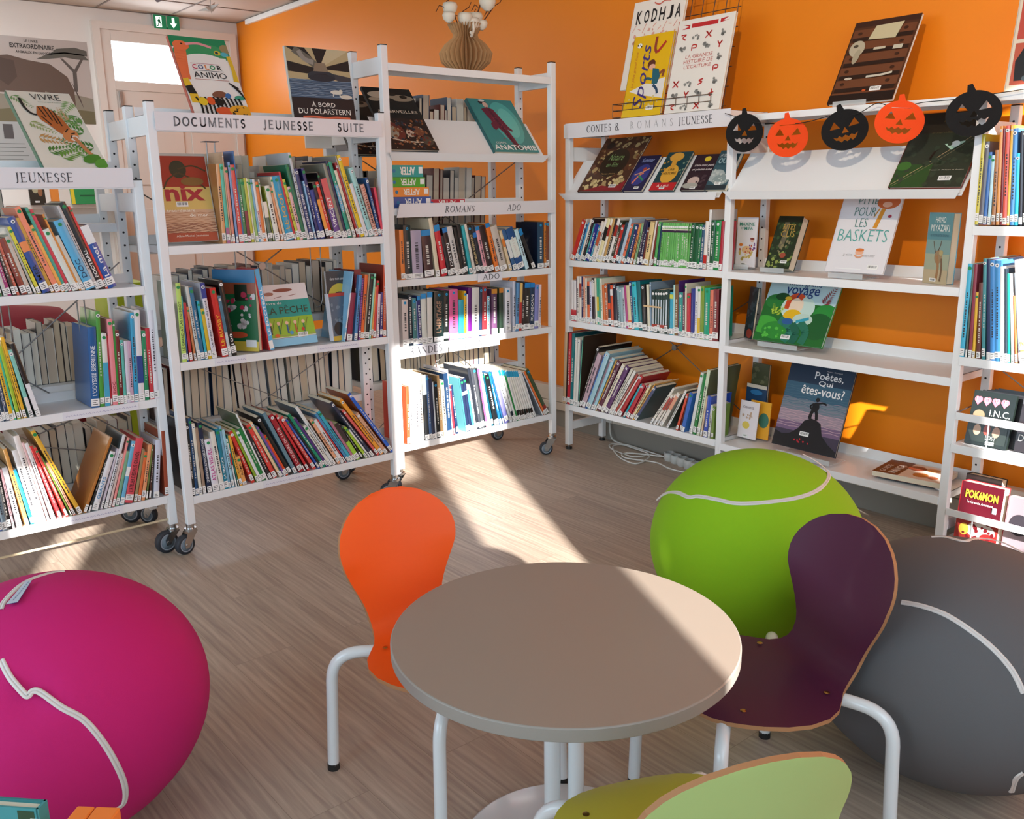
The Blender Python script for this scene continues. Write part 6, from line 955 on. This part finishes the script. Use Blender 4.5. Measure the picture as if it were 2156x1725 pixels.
pl([(.12, .48), (.24, .46), (.25, .34), (.18, .27), (.10, .33)], '503e34', -.0026); pl([(0, .25), (.12, .28), (.10, .22), (0, .2)], 'c8c0b0', -.003)
pl([(.64, .34), (.70, .20), (.72, .12), (.68, .22)], '50403a', -.0028)
pl([(.40, .48), (.50, .53), (.62, .55), (.76, .54), (.80, .50), (.70, .50), (.62, .51), (.50, .49)], '5c5850', -.0016); pl([(.50, .52), (.56, .57), (.70, .59), (.79, .57), (.79, .53), (.62, .54)], '58544c', -.0016)
pl([(.66, .25), (.69, .25), (.695, .40), (.76, .51), (.74, .51), (.68, .42), (.60, .50), (.58, .50), (.665, .40)], '58504a', -.0018)
b.build('elephant_picture', po)
b = MB(); put_text(b, 'EXTRAORDINAIRE', (.225, .555, .545, .59), mat('34322f', .7), -.0035, bold=.02); put_text(b, 'LE LIVRE', (.33, .602, .43, .622), mat('44423e', .7), -.0035, bold=.01); put_text(b, 'ANIMAUX EN DANGER', (.26, .518, .53, .538), mat('34322f', .7), -.0035, bold=.01); b.build('lettering', po)
fr = thing('photo_sheet', 'grey sheet with a small portrait and text, under the elephant poster', 'poster', (XL+.01, 1.56, 1.52), (0, 0, PI/2))
MB().box((0, 0, 0), (.44, .004, .47), mat('a8aaa8', .4)).build('sheet', fr)
b = MB(); b.box((.14, -.001, .34), (.21, 0, .45), mat('504c4c', .6)); 
for i in range(9): b.box((.06, -.001, .30-i*.03), (.06+.22+.05*math.sin(i*3), 0, .305-i*.03), mat('707470', .7))
b.build('portrait_and_text', fr)
ex = thing('exit_sign', 'green emergency exit sign with running figure and down arrow', 'sign', (XL+.05, 2.94, 2.78), (0, 0, PI/2))
MB().bbox((0, 0, 0), (.225, .045, .115), mat('b8b4ac', .5), .004).build('housing', ex)
b = MB(); b.box((.004, -.002, .004), (.108, 0, .111), mat('0c7c50', .3, emit=.25)); b.box((.116, -.002, .004), (.221, 0, .111), mat('0c7c50', .3, emit=.25)); b.build('panel', ex)
b = MB(); em = mat('e4fff0', .4, emit=1.2)
b.add([(x, -.003, z) for x, z in [(.158, .10), (.180, .10), (.180, .055), (.198, .055), (.169, .016), (.140, .055), (.158, .055)]], [tuple(range(7))], em)
b.add([(x, -.003, z) for x, z in [(.022, .015), (.07, .015), (.07, .10), (.022, .10)]], [(0, 1, 2, 3)], em)
gm_ = mat('0c6c48', .4)
b.add([(x, -.004, z) for x, z in [(.042, .078), (.058, .078), (.060, .055), (.068, .045), (.062, .022), (.056, .022), (.058, .042), (.048, .05), (.040, .022), (.026, .018), (.028, .025), (.036, .03), (.042, .055), (.034, .065)]], [tuple(range(14))], gm_)
b.add([(.052+.007*math.cos(2*PI*k/12), -.004, .088+.007*math.sin(2*PI*k/12)) for k in range(12)], [tuple(range(12))], gm_); b.build('pictogram', ex)
sp = thing('track_spotlight', 'small grey spotlight hanging from the ceiling, upper left', 'lamp', (-7.0, 2.53, 2.90))
T = Matrix.Translation((0, .0, -.09)) @ Matrix.Rotation(.9, 4, 'X') @ Matrix.Rotation(.4, 4, 'Y')
b = MB(); b.tube([(-.02, -.20, 0), (.0, -.02, -.06), (0, 0, -.09)], .010, mat('b0aca8', .4), 8); b.build('arm', sp)
b = MB(); b.cyl((0, 0, -.05), .034, .075, mat('70686c', .4), 18, r2=.026, T=T); b.build('lamp_head', sp)
mo = thing('hanging_star', 'white folded paper bird star hanging on a thread', 'decoration', (-5.2, 2.18, 2.40))
b = MB(); b.tube([(0, 0, -.02), (0, 0, .50)], .0012, mat('a09890', .8), 5); b.build('thread', mo)
b = MB(); pw = mat('e4dcd4', .8)
for a, l, zz in ((.3, .07, .02), (2.4, .07, .05), (3.9, .08, -.005), (5.4, .06, .0)):
    c, s = math.cos(a), math.sin(a); b.add([(0, 0, .02), (c*l, s*l, zz), (-s*.012, c*.012, -.01), (s*.012, -c*.012, -.01)], [(0, 1, 2), (0, 3, 1), (2, 1, 3)], pw)
b.build('paper_wings', mo)
dr = thing('dried_wreath', 'dark dried flower wreath behind the COLOR book on the door', 'wreath', (XL+.06, 3.42, 2.30))
b = MB(); rnd = random.Random(3)
for k in range(46):
    a = rnd.uniform(0, 2*PI); rr_ = .13+rnd.uniform(-.03, .05); c = (rnd.uniform(0, .05), rr_*math.cos(a), rr_*1.6*math.sin(a)); a2 = a+rnd.uniform(-1, 1); l = rnd.uniform(.03, .07)
    d1 = (0, math.cos(a2)*l, math.sin(a2)*l); n1 = (0, -math.sin(a2)*l*.25, math.cos(a2)*l*.25)
    b.add([c, (c[0]+.01, c[1]+d1[1]*.5+n1[1], c[2]+d1[2]*.5+n1[2]), (c[0]+.02, c[1]+d1[1], c[2]+d1[2]), (c[0]+.01, c[1]+d1[1]*.5-n1[1], c[2]+d1[2]*.5-n1[2])], [(0, 1, 2, 3)], mat(rnd.choice(['5c5040', '847860', '46443a', 'a89c80']), .9))
b.build('leaves', dr)
ws = thing('wall_shelf', 'white wall shelf seen through the far left rack', 'shelf', (-8.0, 1.2, 1.32), (0, 0, PI/2))
MB().bbox((0, 0, 0), (1.3, .28, .03), mat('d4ccc4', .6), .002).build('board', ws)
MB().bbox((.02, .02, -1.3), (.05, .26, 0), mat('d4ccc4', .6), .002).build('side_panel', ws); MB().bbox((1.25, .02, -1.3), (1.28, .26, 0), mat('d4ccc4', .6), .002).build('side_panel', ws)
cover_book('picture_book', 'dark book with an owl like face on the distant wall shelf', (-7.97, 1.76, 1.351), PI/2, .1, .11, .16, .02, '2c2820', [('e', .4, .7, .2, .15, 'a8a080'), ('e', .7, .6, .15, .2, '906040')], stickr=(.3, .1))
cover_book('picture_book', 'orange book on the distant wall shelf', (-7.97, 1.91, 1.351), PI/2, .05, .06, .17, .02, 'd88438')
cover_book('picture_book', 'green and yellow book leaning on the distant wall shelf', (-7.97, 2.06, 1.351), PI/2, .15, .22, .17, .02, '2c8850', [('r', 0, 0, .12, 1, 'd8c030'), ('r', .3, .35, .8, .42, '1c5838')])
rc = MB()
rc.lathe([(.0, .0), (.38, .02), (.45, .16), (.42, .30), (.30, .42), (.0, .46)], mat('8c1828', .9), 28, c=(-5.2, .92, .42))
rc.lathe([(.40, 0), (.44, .05), (.44, .36), (.40, .42), (0, .42)], mat('701420', .9), 28, c=(-5.2, .92, 0))
tag(rc.build('armchair_cushion'), 'dark red rounded seat seen behind the far left rack', 'seat')
tag(MB().bbox((-5.3, 1.42, 0), (-5.0, 1.62, .96), mat('a8b81c', .6), .01).build('storage_box'), 'lime green upright panel box behind the far left rack', 'box')

# ---------------------------------------------------------------- round table
tb = thing('round_table', 'low round table with grey taupe top on white tube legs', 'table', (-1.249, 1.160, 0))
R_ = .352; TT = mat('94887c', .33, coat=.12); TE = mat('908a82', .35)
b = MB()
for seg, m_, sm_ in (([(0, .53), (R_-.003, .53)], TT, False), ([(R_-.003, .53), (R_-.001, .5293), (R_, .5275)], TE, True), ([(R_, .5275), (R_, .505)], TE, True), ([(R_, .505), (R_-.002, .503), (0, .503)], TE, False)): b.lathe(seg, m_, 112, smooth=sm_)
b.build('tabletop', tb)
wt_ = mat('dce2e4', .28, coat=.4)
b = MB(); b.lathe([(0, .012), (.222, .012), (.228, .009), (.23, .004), (.23, 0)], wt_, 64); b.build('base_plate', tb)
for a in (-1, 1):
    b = MB(); b.cyl((.025*a*.68, .025*a*.733, .012), .0175, .492, wt_, 20); b.build('leg', tb)
b = MB(); b.lathe([(0, .49), (.14, .49), (.14, .503)], wt_, 40); b.build('top_bracket', tb)

# ---------------------------------------------------------------- shell chairs
PLY = mat('a87850', .6)
def chair(label, X, Y, heading, col, inner_rough=.38, coat=.15, backcol=None):
    """origin below the seat crease; local +y is where the sitter faces"""
    t_ = thing('shell_chair', label, 'chair', (X, Y, 0), (0, 0, heading - PI/2), 'bent plywood children chairs')
    # centre line from seat front to back top: (y, z), and half width
    prof = [(.334, .335, .0), (.330, .336, .055), (.318, .338, .098), (.300, .340, .130), (.275, .341, .156), (.245, .341, .178), (.20, .340, .197), (.15, .338, .205), (.10, .337, .199), (.060, .337, .180), (.030, .3375, .152),
            (.008, .339, .130), (-.012, .344, .117), (-.028, .353, .110), (-.040, .366, .108)]
    for i in range(1, 17):
        s_ = (i/16)**.9 if i > 12 else i/16; s_ = min(s_, 1); 
        if s_ < .6: a_ = s_/.6; w_ = .108 + .061*(3*a_*a_ - 2*a_**3)
        else: a_ = (s_-.6)/.4; w_ = .169*math.sqrt(max(0, 1-a_*a_))
        prof.append((-.045-.078*s_, .369+.306*s_, w_))
    for s_, w_ in ((.985, .045),): prof.insert(-1, (-.045-.078*s_, .369+.306*s_, w_))
    NS = 16; up = []; dn = []; th = .0095
    P = [Vector((0, y, z)) for y, z, w_ in prof]
    rows = []
    for i, (y, z, hw) in enumerate(prof):
        tg = (P[min(i+1, len(P)-1)] - P[max(i-1, 0)]).normalized(); nrm = Vector((0, -tg.z, tg.y))  # normal towards the sitter side
        if nrm.z < 0 and i < 14: nrm = -nrm
        rt = []; rb = []
        for k in range(NS+1):
            s = -1 + 2*k/NS; x = s*max(hw, .0005)
            backness = max(0, min(1, (z-.40)/.12)); cur = .020*backness*(s*hw/.16)**2*1.0
            c = P[i] + Vector((x, 0, 0)) + Vector((0, cur*1.2, 0))
            if i < 7: c += Vector((0, 0, -.008*max(0, (y-.24)/.09)**2))
            rt.append(c); rb.append(c - nrm*th*(1 if nrm.y >= 0 or nrm.z > 0 else -1))
        rows.append((rt, rb))
    b = MB(); n = NS+1; vt = [v for rt, rb in rows for v in rt]; vb = [v for rt, rb in rows for v in rb]; L_ = len(rows)
    fs = [(i*n+k, i*n+k+1, (i+1)*n+k+1, (i+1)*n+k) for i in range(L_-1) for k in range(NS)]
    mi_ = mat(col, inner_rough, coat=coat); mb_ = mat(backcol or col, inner_rough, coat=coat)
    b.add(vt, fs, mi_, True); b.add(vb, [f[::-1] for f in fs], mb_, True)
    edge = [i*n for i in range(L_)] + [(L_-1)*n+k for k in range(1, n)] + [i*n+NS for i in range(L_-2, -1, -1)] + [k for k in range(NS-1, 0, -1)]
    m = len(edge); ev = [vt[i] for i in edge] + [vb[i] for i in edge]
    b.add(ev, [(i, (i+1) % m, m+(i+1) % m, m+i) for i in range(m)], PLY, False)
    b.build('seat_shell', t_)
    for x, y in ((-.120, .043), (.120, .043), (-.112, .25), (.112, .25)):
        q = MB(); q.lathe([(0, .0016), (.004, .0014), (.0066, 0)], mat('b89858', .25, metal=1), 16, c=(x, y, .3415)); q.build('screw', t_)
    zt = .316; tubm = mat('dfe4e6', .25, coat=.4)
    for sx, y0, fx, fy in ((-1, .06, -.222, -.065), (1, .06, .222, -.065), (-1, .235, -.178, .345), (1, .235, .178, .345)):
        tx, ty = sx*abs(fx)*.93, fy*.90 + y0*.10
        st = Vector((sx*.03, y0, zt)); bend = Vector((fx*.95, fy - (fy-y0)*.05, zt)); foot = Vector((fx, fy, .012))
        d1 = (bend-st).normalized(); d2 = (foot-bend).normalized(); r = .072
        arc = []
        for i in range(9):
            t = i/8; arc.append((bend-d1*r)*(1-t)**2 + bend*2*t*(1-t) + (bend+d2*r)*t**2)
        b = MB(); b.tube([st] + arc + [foot], .0145, tubm, 18); o = b.build('leg', t_)
        q = MB(); q.cyl((fx, fy, 0), .0148, .018, mat('1c1c1c', .6), 16); q.build('rubber_foot', o)
    return t_
chair('orange bent plywood chair with white legs at the left of the round table', -1.778, 1.149, -.013, 'f45c16')
chair('dark plum bent plywood chair with white legs right of the round table', -1.036, 1.721, -1.900, '481034', inner_rough=.5, coat=.05)
chair('lime green bent plywood chair at the bottom edge, its back to the viewer', -.717, .976, 2.733, 'b4b03c', backcol='a6bc74')  # paler backcol: light falling on the outer face is put into the colour
# ---------------------------------------------------------------- ball poufs
def pouf(label, X, Y, R, H, col, seams, tagpts=None, dent=None, seed=0):
    t_ = thing('beanbag_pouf', label, 'pouf', (X, Y, 0), (0, 0, 0), 'round fabric poufs')
    bm = bmesh.new(); bmesh.ops.create_uvsphere(bm, u_segments=72, v_segments=40, radius=1)
    S = [Vector(p) - Vector((X, Y, 0)) for L in seams for p in L]
    for v in bm.verts:
        n = v.co.copy(); z = H + n.z*H; 
        co = Vector((n.x*R, n.y*R, z))
        if z < H*.35:                     # settle on the floor
            f = (H*.35 - z)/(H*.35); co.x *= 1 + .10*f*(1-f); co.y *= 1 + .10*f*(1-f); co.z = max(z, 0)
        if dent:
            for dx, dy, dz, rad, amt in dent:
                q = Vector((dx-X, dy-Y, dz)); dd = (co-q).length
                if dd < rad: co += (Vector((0, 0, H)) - co).normalized()*amt*(1-(dd/rad)**2)**2
        v.co = co
    b = MB(); bm.verts.index_update(); m = mat(col, .85, spec=.3, bump=.25, bscale=1500)
    b.add([v.co.copy() for v in bm.verts], [[v.index for v in f.verts] for f in bm.faces], m, True); bm.free()
    b.build('fabric_cover', t_)
    for L in seams:
        pts = bez([Vector(p) - Vector((X, Y, 0)) for p in L], 5); c0 = Vector((0, 0, H))
        vs = []; wd = .0065
        for i, p in enumerate(pts):
            tg = (pts[min(i+1, len(pts)-1)] - pts[max(i-1, 0)]).normalized(); nr = Vector((p.x/R**2, p.y/R**2, (p.z-H)/H**2)).normalized(); sd = tg.cross(nr).normalized()
            for f_, h_ in ((-1, .0005), (-.75, .0028), (-.08, .0034), (0, .0016), (.08, .0034), (.75, .0028), (1, .0005)): vs.append(p + sd*wd*f_ + nr*(h_-.001))
        q = MB(); k = 7; q.add(vs, [(i*k+j, i*k+j+1, (i+1)*k+j+1, (i+1)*k+j) for i in range(len(pts)-1) for j in range(k-1)], mat('d8d4d0', .7), True); q.build('seam_piping', t_)
    if tagpts:
        q = MB(); V = [Vector(p) - Vector((X, Y, 0)) for p in tagpts]; q.add(V, [(0, 1, 2, 3)], mat('b8c4d4', .6)); q.add([v + Vector((0, 0, -.001)) for v in V], [(3, 2, 1, 0)], mat('2850a0', .6)); lab = q.build('care_tag', t_)
        q = MB(); e1 = V[3]-V[0]; e2 = V[1]-V[0]
        for k in range(9): a = V[0] + e1*(.08+.09*k) + e2*.62 + Vector((0, 0, .0008)); q.add([a, a+e1*.05, a+e1*.05+e2*.18, a+e2*.18], [(0, 1, 2, 3)], mat('6880a0', .6))
        q.build('tag_print', lab)
    return t_
pouf('lime green fabric pouf with white piping behind the plum chair', -1.6136, 2.3331, 0.3344, 0.2990, '8cc018', [[(-1.8832, 2.1645, 0.4147), (-1.8403, 2.1513, 0.4481), (-1.7583, 2.1113, 0.4825), (-1.691, 2.0867, 0.4898), (-1.6572, 2.0894, 0.5008), (-1.5895, 2.0931, 0.5069), (-1.5313, 2.1065, 0.5071), (-1.4671, 2.154, 0.5157), (-1.4136, 2.2392, 0.5243), (-1.4032, 2.3325, 0.5322), (-1.4416, 2.4451, 0.5358), (-1.492, 2.508, 0.5371), (-1.5254, 2.4969, 0.56), (-1.5597, 2.482, 0.5758)]], None, None)
pouf('magenta pink fabric pouf with white piping and a care tag, left foreground', -2.0986, 0.3742, 0.3359, 0.2882, 'c41e70', [[(-1.9172, 0.26, 0.5109), (-1.8814, 0.2651, 0.488), (-1.8515, 0.277, 0.4657), (-1.8403, 0.2844, 0.4565), (-1.8422, 0.294, 0.4622), (-1.8353, 0.3064, 0.4584), (-1.8064, 0.3345, 0.4273), (-1.7873, 0.3654, 0.3976), (-1.7697, 0.3906, 0.3479), (-1.7639, 0.4097, 0.2887), (-1.7729, 0.4226, 0.2286), (-1.7901, 0.4218, 0.1803), (-1.7934, 0.4055, 0.1695)], [(-2.0418, 0.2892, 0.5634), (-2.0707, 0.3047, 0.5698), (-2.1169, 0.3425, 0.5753), (-2.1469, 0.3775, 0.574), (-2.1695, 0.4214, 0.5676), (-2.1713, 0.4467, 0.5633)]], [(-2.1165, 0.3577, 0.5843), (-2.1095, 0.3677, 0.5849), (-2.0301, 0.3216, 0.5757), (-2.0389, 0.3007, 0.5737)], [(-1.8397, 0.2843, 0.4568, 0.07, 0.012)])
pouf('dark grey fabric pouf with white piping at the right edge', -0.8758, 2.1132, 0.3586, 0.2820, '606062', [[(-0.9043, 1.8734, 0.4913), (-0.8614, 1.8787, 0.4958), (-0.8103, 1.8829, 0.4927), (-0.7577, 1.8827, 0.4779), (-0.7065, 1.8836, 0.4538), (-0.6648, 1.8832, 0.422), (-0.6347, 1.8793, 0.3823)], [(-0.6172, 1.8854, 0.2021), (-0.6296, 1.8842, 0.1824), (-0.6494, 1.9258, 0.1195)], [(-0.9836, 2.1596, 0.5492), (-0.9558, 2.1754, 0.5532), (-0.9034, 2.1608, 0.5613), (-0.9106, 2.2584, 0.541), (-0.861, 2.2762, 0.5397), (-0.8018, 2.2572, 0.5343)]], None, None)
# ---------------------------------------------------------------- things at the bottom left corner
fb = thing('picture_book', 'teal cloth picture book with a dark leaf mark at the bottom left corner', 'book', (-1.250, .197, .36), (0, 0, .76))
MB().box((-.20, -.003, 0), (0, 0, .24), mat('2c7478', .6)).box((-.20, -.020, 0), (0, -.017, .24), mat('3c8c90', .6)).box((-.003, -.020, 0), (.001, 0, .24), mat('3c8c90', .6)).build('cover', fb)
MB().box((-.198, -.017, .002), (-.003, -.003, .235), paper).build('page_block', fb)
MB().box((-.03, -.0206, .15), (-.006, -.0200, .236), mat('24442c', .7)).build('leaf_mark', fb); MB().box((-.012, -.0212, .15), (.0015, -.0202, .225), stick).build('spine_label', fb)
ob = thing('storage_bin', 'orange wooden bin edge at the bottom left corner before the pink pouf', 'bin', (-1.209, .226, 0), (0, 0, .806))
om = mat('e87c2c', .55)
MB().bbox((0, -.16, 0), (.0245, 0, .60), om, .002).build('side_board', ob); MB().bbox((.0265, -.16, 0), (.060, 0, .60), om, .002).build('front_board', ob)
MB().bbox((-.25, -.16, .34), (0, -.0, .358), om, .002).build('bottom_board', ob)
rb = MB(); FD = D.location
rb.bbox((-3.025, 3.3385, .845), (-2.912, 3.3400, .853), mat('d8b888', .6), .0004)
tag(rb.build('rubber_band'), 'beige rubber band round six dark green paperbacks, middle row of the CONTES bay', 'rubber band')
